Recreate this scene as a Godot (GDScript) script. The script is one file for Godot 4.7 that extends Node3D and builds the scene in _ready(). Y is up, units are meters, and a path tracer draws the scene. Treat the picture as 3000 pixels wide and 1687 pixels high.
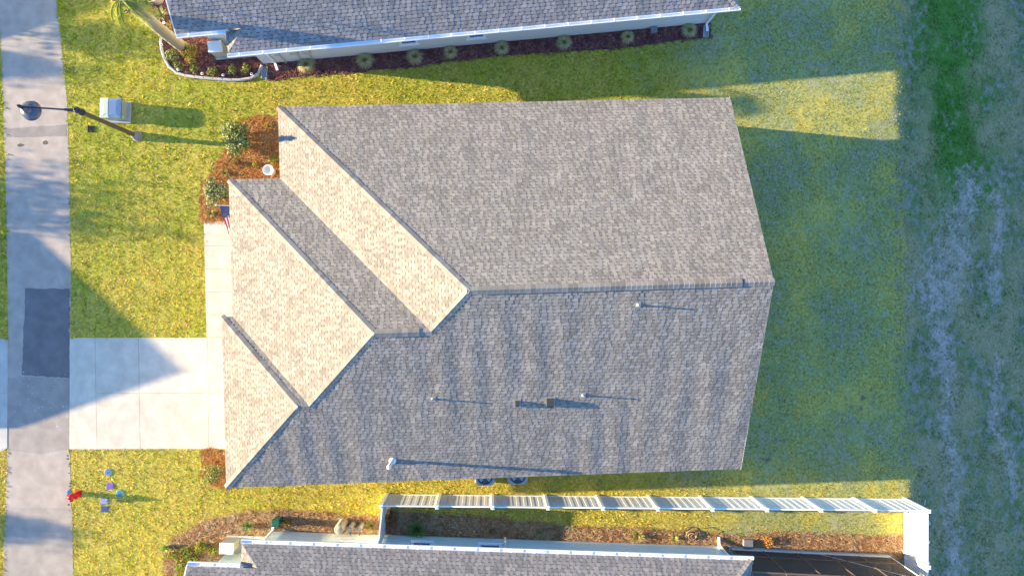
extends Node3D
# Aerial view straight down on a grey shingle roof, its yards and the two neighbouring houses.
# x: right in the photograph (east), z: down in the photograph, y: up. Metres.

const F := 2000.0              # focal length in pixels of the 3000 x 1687 photograph
const NADIR := Vector2(1442, 850)
const EYE := 32.3              # camera height over the lawn
const SUN_EL := 11.5           # degrees
const SUN_SLOPE := 0.089       # shadows run (1, 0.089) in (x, z)
const PITCH := 0.5

var rng := RandomNumberGenerator.new()
var ax: Vector3
var ay: Vector3
var az: Vector3
var taken := {}
var M := {}

# ---------------------------------------------------------------- mesh builder
class MB:
	var v := PackedVector3Array()
	var n := PackedVector3Array()
	var c := PackedColorArray()
	func tri(a: Vector3, b: Vector3, d: Vector3, col: Color) -> void:
		var nn := (b - a).cross(d - a).normalized()
		v.append(a); v.append(d); v.append(b)
		n.append(nn); n.append(nn); n.append(nn)
		c.append(col); c.append(col); c.append(col)
	func quad(a: Vector3, b: Vector3, d: Vector3, e: Vector3, col: Color) -> void:
		tri(a, b, d, col)
		tri(a, d, e, col)
	func smooth(a: Vector3, b: Vector3, d: Vector3, na: Vector3, nb: Vector3, nd: Vector3, col: Color) -> void:
		v.append(a); v.append(d); v.append(b)
		n.append(na); n.append(nd); n.append(nb)
		c.append(col); c.append(col); c.append(col)
	# box with chamfered vertical look kept simple: 6 faces
	func box(t: Transform3D, s: Vector3, col: Color) -> void:
		var h := s * 0.5
		var p := []
		for i in 8:
			p.append(t * Vector3(h.x if i & 1 else -h.x, h.y if i & 2 else -h.y, h.z if i & 4 else -h.z))
		quad(p[0], p[2], p[3], p[1], col)
		quad(p[4], p[5], p[7], p[6], col)
		quad(p[0], p[4], p[6], p[2], col)
		quad(p[1], p[3], p[7], p[5], col)
		quad(p[2], p[6], p[7], p[3], col)
		quad(p[0], p[1], p[5], p[4], col)
	func bx(at: Vector3, s: Vector3, col: Color) -> void:
		box(Transform3D(Basis(), at), s, col)
	# box whose top face is smaller by the chamfer c
	func cbox(t: Transform3D, s: Vector3, ch: float, col: Color) -> void:
		var h := s * 0.5
		var lo := []
		var mid := []
		var hi := []
		for k in [[-1, -1], [1, -1], [1, 1], [-1, 1]]:
			lo.append(t * Vector3(k[0] * h.x, -h.y, k[1] * h.z))
			mid.append(t * Vector3(k[0] * h.x, h.y - ch, k[1] * h.z))
			hi.append(t * Vector3(k[0] * (h.x - ch), h.y, k[1] * (h.z - ch)))
		for i in 4:
			var j := (i + 1) % 4
			quad(lo[j], lo[i], mid[i], mid[j], col)
			quad(mid[j], mid[i], hi[i], hi[j], col)
		quad(hi[3], hi[2], hi[1], hi[0], col)
		quad(lo[0], lo[1], lo[2], lo[3], col)
	func tube(pts: Array, rad: Array, sides: int, col: Color, caps := true) -> void:
		var rings := []
		var norms := []
		for i in pts.size():
			var d: Vector3 = (pts[mini(i + 1, pts.size() - 1)] - pts[maxi(i - 1, 0)]).normalized()
			var u := d.cross(Vector3(0.31, 0.2, 0.93)).normalized()
			if u.length() < 0.5:
				u = d.cross(Vector3.RIGHT).normalized()
			var w := d.cross(u)
			var ring := []
			var nr := []
			for k in sides:
				var a := TAU * k / sides
				var q := u * cos(a) + w * sin(a)
				ring.append(pts[i] + q * rad[i])
				nr.append(q)
			rings.append(ring)
			norms.append(nr)
		for i in pts.size() - 1:
			for k in sides:
				var j := (k + 1) % sides
				smooth(rings[i][k], rings[i][j], rings[i + 1][j], norms[i][k], norms[i][j], norms[i + 1][j], col)
				smooth(rings[i][k], rings[i + 1][j], rings[i + 1][k], norms[i][k], norms[i + 1][j], norms[i + 1][k], col)
		if caps:
			for k in range(1, sides - 1):
				tri(rings[0][0], rings[0][k + 1], rings[0][k], col)
				var l: Array = rings[-1]
				tri(l[0], l[k], l[k + 1], col)
	# profile: array of Vector2(radius, height) from bottom to top
	func lathe(t: Transform3D, prof: Array, sides: int, col: Color) -> void:
		for i in prof.size() - 1:
			var a: Vector2 = prof[i]
			var b: Vector2 = prof[i + 1]
			var e := (b - a).normalized()
			for k in sides:
				var p := TAU * k / sides
				var q := TAU * (k + 1) / sides
				var na := t.basis * Vector3(e.y * cos(p), -e.x, e.y * sin(p))
				var nb := t.basis * Vector3(e.y * cos(q), -e.x, e.y * sin(q))
				var a0 := t * Vector3(a.x * cos(p), a.y, a.x * sin(p))
				var a1 := t * Vector3(a.x * cos(q), a.y, a.x * sin(q))
				var b0 := t * Vector3(b.x * cos(p), b.y, b.x * sin(p))
				var b1 := t * Vector3(b.x * cos(q), b.y, b.x * sin(q))
				if b.x > 0.0001:
					smooth(a0, b1, a1, na, nb, nb, col)
					smooth(a0, b0, b1, na, na, nb, col)
				else:
					smooth(a0, b0, a1, na, na, nb, col)
				if a.x < 0.0001:
					pass
	# horizontal polygon (x, z) extruded from y0 to y1
	func prism(poly: PackedVector2Array, y0: float, y1: float, col: Color, sides := true) -> void:
		var idx := Geometry2D.triangulate_polygon(poly)
		for i in range(0, idx.size(), 3):
			var a := poly[idx[i]]
			var b := poly[idx[i + 1]]
			var d := poly[idx[i + 2]]
			if (b - a).cross(d - a) > 0:
				var s := b
				b = d
				d = s
			tri(Vector3(a.x, y1, a.y), Vector3(b.x, y1, b.y), Vector3(d.x, y1, d.y), col)
		if not sides:
			return
		var cw := Geometry2D.is_polygon_clockwise(poly)
		for i in poly.size():
			var a := poly[i]
			var b := poly[(i + 1) % poly.size()]
			if cw:
				var s := a
				a = b
				b = s
			quad(Vector3(b.x, y0, b.y), Vector3(a.x, y0, a.y), Vector3(a.x, y1, a.y), Vector3(b.x, y1, b.y), col)
	func mesh(m: Material = null) -> ArrayMesh:
		var am := ArrayMesh.new()
		if v.is_empty():
			return am
		var arr := []
		arr.resize(Mesh.ARRAY_MAX)
		arr[Mesh.ARRAY_VERTEX] = v
		arr[Mesh.ARRAY_NORMAL] = n
		arr[Mesh.ARRAY_COLOR] = c
		am.add_surface_from_arrays(Mesh.PRIMITIVE_TRIANGLES, arr)
		if m:
			am.surface_set_material(0, m)
		return am

# ---------------------------------------------------------------- helpers
func P(px: float, py: float, h := 0.0) -> Vector3:
	# the point at height h that the photograph's pixel (px, py) shows
	var v := Vector3((px - 1500.0) / F, -(py - 843.5) / F, -1.0)
	var d := Vector3(v.dot(ax), v.dot(ay), v.dot(az))
	var t := (EYE - h) / -d.y
	return Vector3(d.x * t, h, d.z * t)

func P2(px: float, py: float, h := 0.0) -> Vector2:
	var p := P(px, py, h)
	return Vector2(p.x, p.z)

func poly_px(pts: Array, h := 0.0) -> PackedVector2Array:
	var o := PackedVector2Array()
	for p in pts:
		o.append(P2(p[0], p[1], h))
	return o

func numbered(called: String) -> String:
	if not taken.has(called):
		taken[called] = 0
		return called
	taken[called] += 1
	return "%s_%03d" % [called, taken[called]]

func tag(o: Node, label: String, category := "", group := "", kind := "") -> void:
	if label: o.set_meta("label", label)
	if category: o.set_meta("category", category)
	if group: o.set_meta("group", group)
	if kind: o.set_meta("kind", kind)

func thing(called: String, at: Vector3, label: String, category: String, group := "", turn := 0.0) -> Node3D:
	var o := Node3D.new()
	o.name = numbered(called)
	add_child(o)
	o.position = at
	o.rotation.y = turn
	tag(o, label, category, group)
	return o

func part(called: String, b: MB, m: Material, parent: Node) -> MeshInstance3D:
	return mpart(called, b.mesh(m), parent)

func mpart(called: String, mesh: Mesh, parent: Node) -> MeshInstance3D:
	var o := MeshInstance3D.new()
	o.mesh = mesh
	o.name = numbered(called) if parent == self else called
	parent.add_child(o, true)
	return o

func inst(called: String, mesh: Mesh, parent: Node, t: Transform3D) -> MeshInstance3D:
	var o := MeshInstance3D.new()
	o.mesh = mesh
	o.name = called
	o.transform = t
	parent.add_child(o, true)
	return o

func ntex(freq: float, lo: float, hi: float, sd: int, oct := 3, size := 256) -> ImageTexture:
	var f := FastNoiseLite.new()
	f.seed = sd
	f.frequency = freq
	f.fractal_octaves = oct
	var im := f.get_seamless_image(size, size)
	im.convert(Image.FORMAT_RGB8)
	for y in size:
		for x in size:
			var g := lerpf(lo, hi, im.get_pixel(x, y).r)
			im.set_pixel(x, y, Color(g, g, g))
	return ImageTexture.create_from_image(im)

# coarse stains and fine grain in one tile
func ntex2(f1: float, a1: float, f2: float, a2: float, sd: int, size := 512) -> ImageTexture:
	var f := FastNoiseLite.new()
	f.seed = sd
	f.frequency = f1
	f.fractal_octaves = 5
	var im := f.get_seamless_image(size, size)
	f.seed = sd + 1
	f.frequency = f2
	f.fractal_octaves = 2
	var im2 := f.get_seamless_image(size, size)
	var o := Image.create(size, size, false, Image.FORMAT_RGB8)
	for y in size:
		for x in size:
			var g := 1.0 - a1 * im.get_pixel(x, y).r - a2 * im2.get_pixel(x, y).r
			o.set_pixel(x, y, Color(g, g, g))
	return ImageTexture.create_from_image(o)

func vmat(rough := 0.85, tex: Texture2D = null, scale := 1.0, spec := 0.4, metal := 0.0) -> StandardMaterial3D:
	var m := StandardMaterial3D.new()
	m.vertex_color_use_as_albedo = true
	m.roughness = rough
	m.metallic = metal
	m.metallic_specular = spec
	if tex:
		m.albedo_texture = tex
		m.uv1_triplanar = true
		m.uv1_world_triplanar = true
		m.uv1_scale = Vector3.ONE * scale
	return m

func col(r: float, g: float, b: float) -> Color:
	return Color(r, g, b)

func vary(c: Color, amt: float) -> Color:
	var f := 1.0 + rng.randf_range(-amt, amt)
	return Color(c.r * f, c.g * f * (1.0 + rng.randf_range(-amt, amt) * 0.2), c.b * f * (1.0 + rng.randf_range(-amt, amt) * 0.25))

func inside(p: Vector2, polys: Array) -> bool:
	for q in polys:
		if Geometry2D.is_point_in_polygon(p, q):
			return true
	return false

# the back lawn ends at a bank that falls away to a swale
func bank_edge(z: float) -> float:
	return 19.5 + 0.018 * (z + 10.0) + (0.04 * (z - 4.0) if z > 4.0 else 0.0) + 0.05 * sin(z * 2.3) + 0.06 * sin(z * 5.1 + 1.0) + 0.04 * sin(z * 11.0)

func ground_y(x: float, z: float) -> float:
	var d := x - bank_edge(z)
	if d <= 0.0:
		return 0.0
	return -minf(d, 7.5) * 0.28

# ---------------------------------------------------------------- roofs
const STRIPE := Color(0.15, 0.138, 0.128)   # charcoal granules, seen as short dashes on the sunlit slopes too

class Frame:
	var u: Vector3
	var w: Vector3
	func _init(slope: float) -> void:
		u = Vector3(1, 0, slope).normalized()
		w = Vector3(-u.z, 0, u.x)
	func at(a: float, b: float, y: float) -> Vector3:
		return u * a + w * b + Vector3.UP * y

class Roof:
	var fr: Frame
	var teeth := []        # [height, s0, t0, width, tone, plane]
	var field: MB
	var deck: MB
	var tone: Color
	var sag := 0.0
	var noise: FastNoiseLite

func roof_wave(r: Roof, a: float, b: float) -> float:
	if r.sag == 0.0:
		return 0.0
	# sheathing sags between the trusses
	return r.sag * (sin(a * TAU / 1.22 + 1.3 * r.noise.get_noise_2d(a * 3.0, b * 2.0)) * (0.45 + 0.75 * r.noise.get_noise_2d(a * 2.0 + 90.0, b * 3.0)) + 1.1 * r.noise.get_noise_2d(a * 9.0 + 300.0, b * 3.0))

# poly: (u, v) outline; up: direction of the rise in (u, v); e0: eave position along up; z0: eave height
func shingle(r: Roof, poly: PackedVector2Array, up: Vector2, e0: float, z0: float, wave := 1.0) -> void:
	var ex := 0.131
	# along-course direction, so that along x UP = -up
	var up3: Vector3 = r.fr.u * up.x + r.fr.w * up.y
	var s3: Vector3 = Vector3.UP.cross(-up3)
	var sd := Vector2(s3.dot(r.fr.u), s3.dot(r.fr.w))
	var tmin := 1e9
	var tmax := -1e9
	for p in poly:
		tmin = minf(tmin, p.dot(up)); tmax = maxf(tmax, p.dot(up))
	# deck under the shingles
	var idx := Geometry2D.triangulate_polygon(poly)
	for i in range(0, idx.size(), 3):
		var q := []
		for k in 3:
			var p := poly[idx[i + k]]
			q.append(r.fr.at(p.x, p.y, z0 + PITCH * (p.dot(up) - e0) - 0.022))
		if (q[1] - q[0]).cross(q[2] - q[0]).y < 0:
			q.reverse()
		r.deck.tri(q[0], q[1], q[2], col(0.08, 0.075, 0.07))
	var rows := int(ceil((tmax - tmin) / ex))
	var H := func(p: Vector2, extra: float) -> Vector3:
		return r.fr.at(p.x, p.y, z0 + PITCH * (p.dot(up) - e0) + extra + (wave * roof_wave(r, p.x, p.y) if wave > 0.0 else 0.0))
	for row in rows:
		var t0 := tmin + row * ex
		var t1 := t0 + ex
		# the stretch of this course that lies inside the outline
		var smin := 1e9
		var smax := -1e9
		for tt in [t0 + 0.001, t1 - 0.001, (t0 + t1) * 0.5]:
			for i in poly.size():
				var a := poly[i]
				var b := poly[(i + 1) % poly.size()]
				var ta: float = a.dot(up) - tt
				var tb: float = b.dot(up) - tt
				if ta * tb <= 0.0 and absf(ta - tb) > 1e-6:
					var s := lerpf(a.dot(sd), b.dot(sd), ta / (ta - tb))
					smin = minf(smin, s); smax = maxf(smax, s)
		if smin > smax:
			continue
		var s := smin - rng.randf_range(0.0, 0.3)
		var tooth := rng.randf() < 0.5
		while s < smax:
			var wd := rng.randf_range(0.1, 0.2) if tooth else rng.randf_range(0.07, 0.14)
			var c0 := sd * s + up * t0
			var c1 := sd * (s + wd) + up * t0
			var c2 := sd * (s + wd) + up * t1
			var c3 := sd * s + up * t1
			var blot := 1.0 + 0.12 * r.noise.get_noise_2d(c0.x * 14.0, c0.y * 14.0) + 0.12 * r.noise.get_noise_2d(c0.x * 50.0, c0.y * 50.0)
			var f := blot * (rng.randf_range(0.76, 1.2) if tooth else rng.randf_range(0.76, 1.16))
			var tn := Color(r.tone.r * f, r.tone.g * f * rng.randf_range(0.98, 1.01), r.tone.b * f * rng.randf_range(0.95, 1.03))
			var e := 0.0005
			var n_in := 0
			for p in [c0 + sd * e + up * e, c1 - sd * e + up * e, c2 - sd * e - up * e, c3 + sd * e - up * e]:
				if Geometry2D.is_point_in_polygon(p, poly):
					n_in += 1
			var lo := 0.0108 if tooth else 0.006
			var hi := 0.0025 if tooth else 0.0
			if n_in == 4:
				if tooth:
					var y: float = z0 + PITCH * (t0 - e0)
					r.teeth.append([y, c0, c1, c2, c3, tn, H.call(c0, 0.0), H.call(c1, 0.0), H.call(c2, 0.0), H.call(c3, 0.0), s3, wd])
				else:
					# recessed under-layer between the tabs
					# with the charcoal granule stripe that laminated shingles carry there
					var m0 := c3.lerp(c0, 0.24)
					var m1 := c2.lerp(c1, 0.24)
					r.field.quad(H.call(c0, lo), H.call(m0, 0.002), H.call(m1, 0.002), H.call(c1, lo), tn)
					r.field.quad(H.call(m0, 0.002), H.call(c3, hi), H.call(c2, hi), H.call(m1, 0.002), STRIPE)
					r.field.quad(H.call(c0, -0.02), H.call(c0, lo), H.call(c1, lo), H.call(c1, -0.02), tn)
			else:
				for cut in Geometry2D.intersect_polygons(PackedVector2Array([c0, c1, c2, c3]), poly):
					var pts := []
					for p in cut:
						pts.append(H.call(p, lerpf(lo, hi, clampf((p.dot(up) - t0) / ex, 0.0, 1.0))))
					for k in range(1, pts.size() - 1):
						if (pts[k] - pts[0]).cross(pts[k + 1] - pts[0]).y > 0:
							r.field.tri(pts[0], pts[k], pts[k + 1], tn)
						else:
							r.field.tri(pts[0], pts[k + 1], pts[k], tn)
			s += wd
			tooth = not tooth

func tooth_into(b: MB, q: Array) -> void:
	var up := Vector3.UP
	var a0: Vector3 = q[6] + up * 0.0108
	var a1: Vector3 = q[7] + up * 0.0108
	var a2: Vector3 = q[8] + up * 0.0025
	var a3: Vector3 = q[9] + up * 0.0025
	var tn: Color = q[5]
	var d := up * 0.02
	b.quad(a0, a3, a2, a1, tn)
	b.quad(a0 - d, a0, a1, a1 - d, tn)
	b.quad(a3 - d * 0.5, a3, a0, a0 - d, tn)
	b.quad(a1 - d, a1, a2, a2 - d * 0.5, tn)

# the 300 shingles highest on the roof become parts of their own, the others one part
func finish_roof(r: Roof, roof: Node3D, m: Material, keep: int) -> void:
	r.teeth.sort_custom(func(x, y): return x[0] > y[0])
	var units := []
	for k in 6:
		var b := MB.new()
		var f := 0.8 + 0.075 * k
		var tn := Color(r.tone.r * f, r.tone.g * f, r.tone.b * f)
		var ex := 0.131
		var p := [Vector3(0, 0.0108, 0), Vector3(1, 0.0108, 0), Vector3(1, PITCH * ex + 0.0025, -ex), Vector3(0, PITCH * ex + 0.0025, -ex)]
		var d := Vector3.UP * 0.02
		b.quad(p[0], p[1], p[2], p[3], tn)
		b.quad(p[0] - d, p[1] - d, p[1], p[0], tn)
		b.quad(p[3] - d * 0.5, p[0] - d, p[0], p[3], tn)
		b.quad(p[1] - d, p[2] - d * 0.5, p[2], p[1], tn)
		units.append(b.mesh(m))
	for i in r.teeth.size():
		var q: Array = r.teeth[i]
		if i < keep:
			var k := clampi(int(round(((q[5] as Color).r / r.tone.r - 0.8) / 0.075)), 0, 5)
			var s3: Vector3 = q[10]
			inst("shingle", units[k], roof, Transform3D(Basis(s3 * q[11], Vector3.UP, s3.cross(Vector3.UP)), q[6]))
		else:
			tooth_into(r.field, q)
	var o := part("shingle_field", r.field, m, roof)
	o.set_meta("kind", "stuff")

# cap shingles over a ridge or hip line from a (low end) to b; drop: fall per metre sideways
func caps(roof: Node3D, a: Vector3, b: Vector3, drop: float, tone: Color, m: Material, lift := 0.0, half := 0.15) -> void:
	var d := (b - a)
	var n := maxi(1, int(round(d.length() / 0.2)))
	var ex := d.length() / n
	var x := d.normalized()
	var z := x.cross(Vector3.UP).normalized()
	var y := z.cross(x)
	var meshes := []
	for k in 4:
		var mb := MB.new()
		var f: float = [0.82, 0.95, 1.05, 1.16][k]
		var tn := Color(tone.r * f, tone.g * f, tone.b * f)
		var lo := 0.034
		var hi := 0.022
		var L := ex + 0.03
		var w := half
		var p := func(l: float, s: float, h: float) -> Vector3:
			return Vector3(l, h - absf(s) * drop, s)
		for s in [-1.0, 1.0]:
			var q := [p.call(0.0, 0.0, lo + 0.006), p.call(L, 0.0, hi), p.call(L, w * s, hi - 0.008), p.call(0.0, w * s, lo - 0.008)]
			if s < 0:
				mb.quad(q[0], q[1], q[2], q[3], tn)
				mb.quad(q[3], q[2], q[2] - Vector3(0, 0.03, 0), q[3] - Vector3(0, 0.03, 0), tn)
				mb.quad(q[0], q[3], q[3] - Vector3(0, 0.04, 0), q[0] - Vector3(0, 0.04, 0), tn)
			else:
				mb.quad(q[3], q[2], q[1], q[0], tn)
				mb.quad(q[3] - Vector3(0, 0.03, 0), q[2] - Vector3(0, 0.03, 0), q[2], q[3], tn)
				mb.quad(q[0] - Vector3(0, 0.04, 0), q[3] - Vector3(0, 0.04, 0), q[3], q[0], tn)
		meshes.append(mb.mesh(m))
	for i in n:
		inst("ridge_cap", meshes[rng.randi() % 4], roof, Transform3D(Basis(x, y, z), a + x * (ex * i) + y * lift))

# straight board between two points at the top edge, hanging h down, t thick
func board(b: MB, p: Vector3, q: Vector3, h: float, t: float, c: Color, over := 0.0) -> void:
	var x := (q - p).normalized()
	var z := x.cross(Vector3.UP).normalized()
	var mid := (p + q) * 0.5 - Vector3.UP * h * 0.5
	b.box(Transform3D(Basis(x, z.cross(x), z), mid), Vector3((q - p).length() + over, h, t), c)

# K-style gutter along an eave: trough from a to b, outward direction o
func gutter(house: Node3D, a: Vector3, b: Vector3, o: Vector3, step: float, m: Material) -> void:
	var white := col(0.82, 0.83, 0.84)
	var mb := MB.new()
	var w := 0.15
	var up := Vector3.UP
	var back := [a, b]
	# bottom, front, back walls with thickness
	var x := (b - a).normalized()
	var len := (b - a).length()
	var bs := Basis(x, up, x.cross(up))
	var mid := (a + b) * 0.5
	mb.box(Transform3D(bs, mid + o * w * 0.5 - up * 0.12), Vector3(len, 0.008, w), white)
	mb.box(Transform3D(bs, mid + o * w - up * 0.065), Vector3(len, 0.118, 0.01), white)
	mb.box(Transform3D(bs, mid + o * (w + 0.006) - up * 0.008), Vector3(len, 0.016, 0.02), white)
	mb.box(Transform3D(bs, mid + o * 0.006 - up * 0.06), Vector3(len, 0.112, 0.008), white)
	for e in [a + x * 0.005, b - x * 0.005]:
		mb.box(Transform3D(bs, e + o * w * 0.5 - up * 0.065), Vector3(0.01, 0.1, w - 0.03), white)
	part("gutter", mb, m, house)
	var n := int(len / step)
	var hm := MB.new()
	hm.bx(Vector3.ZERO, Vector3(0.035, 0.02, w + 0.02), white)
	var mesh := hm.mesh(m)
	for i in n:
		inst("gutter_hanger", mesh, house, Transform3D(bs, a + x * (len * (i + 0.5) / n) + o * w * 0.5 - up * 0.002))

func downspout(house: Node3D, pts: Array, m: Material) -> void:
	var mb := MB.new()
	for i in pts.size() - 1:
		var a: Vector3 = pts[i]
		var b: Vector3 = pts[i + 1]
		var x := (b - a).normalized()
		var z := x.cross(Vector3(0.1, 0.2, 1.0)).normalized()
		mb.box(Transform3D(Basis(x, z.cross(x), z), (a + b) * 0.5), Vector3((b - a).length() + 0.04, 0.075, 0.1), col(0.8, 0.81, 0.82))
	part("downspout", mb, m, house)

# one wall outline (u, v) as a shell from the ground to y1
func wall_shell(fr: Frame, pts: Array, y1: float, c: Color) -> MB:
	var b := MB.new()
	for i in pts.size():
		var p: Vector2 = pts[i]
		var q: Vector2 = pts[(i + 1) % pts.size()]
		var a0 := fr.at(p.x, p.y, -0.1)
		var b0 := fr.at(q.x, q.y, -0.1)
		var a1 := fr.at(p.x, p.y, y1)
		var b1 := fr.at(q.x, q.y, y1)
		b.quad(a0, b0, b1, a1, c)
	return b

func flat_poly(fr: Frame, pts: Array, y: float, c: Color) -> MB:
	var pv := PackedVector2Array()
	for p in pts:
		var w: Vector3 = fr.at(p.x, p.y, 0)
		pv.append(Vector2(w.x, w.z))
	var b := MB.new()
	b.prism(pv, y - 0.02, y, c)
	return b

func V(a: float, b: float) -> Vector2:
	return Vector2(a, b)

func window_part(house: Node3D, fr: Frame, u0: float, u1: float, vv: float, outv: float, y0: float, y1: float) -> void:
	# window in a wall that runs along u; outv: +1 or -1 outward along v
	var white := col(0.8, 0.82, 0.84)
	var win := Node3D.new()
	win.name = "window"
	house.add_child(win, true)
	var fm := MB.new()
	var bs := Basis(fr.u, Vector3.UP, fr.u.cross(Vector3.UP))
	var c := fr.at((u0 + u1) * 0.5, vv + outv * 0.03, (y0 + y1) * 0.5)
	var w := u1 - u0
	var h := y1 - y0
	for s in [-1, 1]:
		fm.box(Transform3D(bs, c + Vector3.UP * s * (h * 0.5 - 0.05)), Vector3(w, 0.1, 0.07), white)
		fm.box(Transform3D(bs, c + fr.u * s * (w * 0.5 - 0.05)), Vector3(0.1, h - 0.2, 0.066), white)
	fm.box(Transform3D(bs, c), Vector3(w - 0.2, 0.05, 0.05), white)
	part("frame", fm, M.paint, win)
	var sl := MB.new()
	sl.box(Transform3D(bs, fr.at((u0 + u1) * 0.5, vv + outv * 0.05, y0 - 0.035)), Vector3(w + 0.12, 0.06, 0.12), white)
	part("sill", sl, M.paint, win)
	for s in [-1, 1]:
		var gm := MB.new()
		gm.box(Transform3D(bs, c + Vector3.UP * s * (h * 0.25 - 0.03) - fr.w * outv * 0.012), Vector3(w - 0.2, h * 0.5 - 0.1, 0.012), col(0.03, 0.035, 0.04))
		part("pane", gm, M.glass, win)

# ---------------------------------------------------------------- houses
func new_roof(fr: Frame, tone: Color, sag: float, sd: int) -> Roof:
	var r := Roof.new()
	r.fr = fr
	r.field = MB.new()
	r.deck = MB.new()
	r.tone = tone
	r.sag = sag
	r.noise = FastNoiseLite.new()
	r.noise.seed = sd
	r.noise.frequency = 0.05
	r.noise.fractal_octaves = 2
	return r

func pv(a: Array) -> PackedVector2Array:
	var o := PackedVector2Array()
	for p in a:
		o.append(Vector2(p[0], p[1]))
	return o

func main_house() -> void:
	var fr := Frame.new(-0.029)
	var h := thing("house", Vector3.ZERO, "house under the large beige-grey shingle roof with three hips stepping towards the driveway", "house")
	var E := 2.7
	var west := -8.99
	var west2 := -11.17
	var west3 := -11.64
	var north := -8.14
	var north2 := -5.07
	var north3 := 0.8
	var south := 8.13
	var east := 10.68
	var mid := (north + south) * 0.5
	var rid := mid
	var r := new_roof(fr, col(0.345, 0.313, 0.278), 0.011, 11)
	var zr := E + PITCH * (south - rid)
	var p1 := V(west + (rid - north), rid)
	var v4 := (south + north2) * 0.5
	var p3 := V(west2 + (v4 - north2), v4)
	var p4 := V(west + (v4 - north2), v4)
	var vq := (south + north3) * 0.5
	var q1 := V(west3 + (vq - north3), vq)
	var q2 := V(west2 + (vq - north3), vq)
	var a := V(west, north)
	var d := V(west2, north2)
	var e := V(west3, north3)
	var g := V(west3, south)
	shingle(r, PackedVector2Array([a, V(east, north), V(east, rid), p1]), V(0, 1), north, E, 0.35)
	shingle(r, PackedVector2Array([p1, V(east, rid), V(east, south), g, q1, q2, p3, p4]), V(0, -1), -south, E)
	shingle(r, PackedVector2Array([a, p1, p4, V(west, north2)]), V(1, 0), west, E, 0.4)
	shingle(r, PackedVector2Array([d, V(west, north2), p4, p3]), V(0, 1), north2, E, 0.35)
	shingle(r, PackedVector2Array([d, p3, q2, V(west2, north3)]), V(1, 0), west2, E, 0.4)
	shingle(r, PackedVector2Array([e, V(west2, north3), q2, q1]), V(0, 1), north3, E)
	shingle(r, PackedVector2Array([e, q1, g]), V(1, 0), west3, E)
	var roof := part("roof", r.deck, M.shingle, h)
	finish_roof(r, roof, M.shingle, 300)
	var zz := func(p: Vector2, z: float) -> Vector3: return fr.at(p.x, p.y, z)
	var z4 := E + PITCH * (v4 - north2)
	var zq := E + PITCH * (vq - north3)
	var capc := Color(r.tone.r * 0.98, r.tone.g * 0.98, r.tone.b * 0.98)
	caps(roof, zz.call(a, E), zz.call(p1, zr), 0.354, capc, M.shingle)
	caps(roof, zz.call(p4, z4), zz.call(p1, zr), 0.354, capc, M.shingle)
	caps(roof, zz.call(d, E), zz.call(p3, z4), 0.354, capc, M.shingle)
	caps(roof, zz.call(q2, zq), zz.call(p3, z4), 0.354, capc, M.shingle)
	caps(roof, zz.call(g, E), zz.call(q1, zq), 0.354, capc, M.shingle)
	caps(roof, zz.call(e, E), zz.call(q1, zq), 0.354, capc, M.shingle)
	# ridge vents under the caps, which stop short of the gable
	var vent_end := east - 1.15
	caps(roof, zz.call(V(vent_end, rid), zr), zz.call(V(east, rid), zr), 0.5, capc, M.shingle)
	caps(roof, zz.call(V(p1.x - 0.1, rid), zr), zz.call(V(p1.x + 0.5, rid), zr), 0.5, capc, M.shingle)
	caps(roof, zz.call(V(p1.x + 0.5, rid), zr), zz.call(V(vent_end - 0.1, rid), zr), 0.5, capc, M.shingle, 0.045, 0.16)
	caps(roof, zz.call(p3, z4), zz.call(V(p3.x + 0.45, v4), z4), 0.5, capc, M.shingle)
	caps(roof, zz.call(V(p3.x + 0.45, v4), z4), zz.call(V(p3.x + 1.7, v4), z4), 0.5, capc, M.shingle, 0.045, 0.16)
	caps(roof, zz.call(V(p3.x + 1.7, v4), z4), zz.call(p4, z4), 0.5, capc, M.shingle)
	for span in [[V(p1.x + 0.5, rid), V(vent_end - 0.1, rid), zr], [V(p3.x + 0.45, v4), V(p3.x + 1.7, v4), z4]]:
		var vb := MB.new()
		for s in [-1.0, 1.0]:
			var k0: Vector3 = zz.call(span[0], span[2])
			var k1: Vector3 = zz.call(span[1], span[2])
			var o3: Vector3 = fr.w * s * 0.135 - Vector3.UP * 0.02
			board(vb, k0 + o3, k1 + o3, 0.06, 0.03, col(0.03, 0.03, 0.03))
		part("ridge_vent", vb, M.paint, roof)
	# trim
	var trim := col(0.5, 0.45, 0.38)
	var ring := [a, V(east, north), V(east, south), g, e, V(west2, north3), d, V(west, north2)]
	for i in ring.size():
		var p: Vector2 = ring[i]
		var q: Vector2 = ring[(i + 1) % ring.size()]
		var b := MB.new()
		if i == 1:
			var top: Vector3 = zz.call(V(east, rid), zr - 0.012)
			var o3 := fr.u * -0.012
			board(b, zz.call(p, E - 0.012) + o3, top + o3, 0.17, 0.02, trim)
			board(b, zz.call(q, E - 0.012) + o3, top + o3, 0.17, 0.022, trim)
			part("rake_board", b, M.paint, h)
		else:
			var dir := (q - p).normalized()
			var nrm := V(dir.y, -dir.x) * -0.014
			board(b, zz.call(p + nrm, E - 0.016), zz.call(q + nrm, E - 0.016), 0.17, 0.02, trim)
			part("fascia", b, M.paint, h)
	# walls, inset under the eaves
	var o := 0.45
	var wp := [V(west + o, north + o), V(east - 0.25, north + o), V(east - 0.25, south - o), V(west3 + o, south - o), V(west3 + o, north3 + o), V(west2 + o, north3 + o), V(west2 + o, north2 + o), V(west + o, north2 + o)]
	var wall := wall_shell(fr, wp, E - 0.1, col(0.52, 0.5, 0.45))
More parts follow.
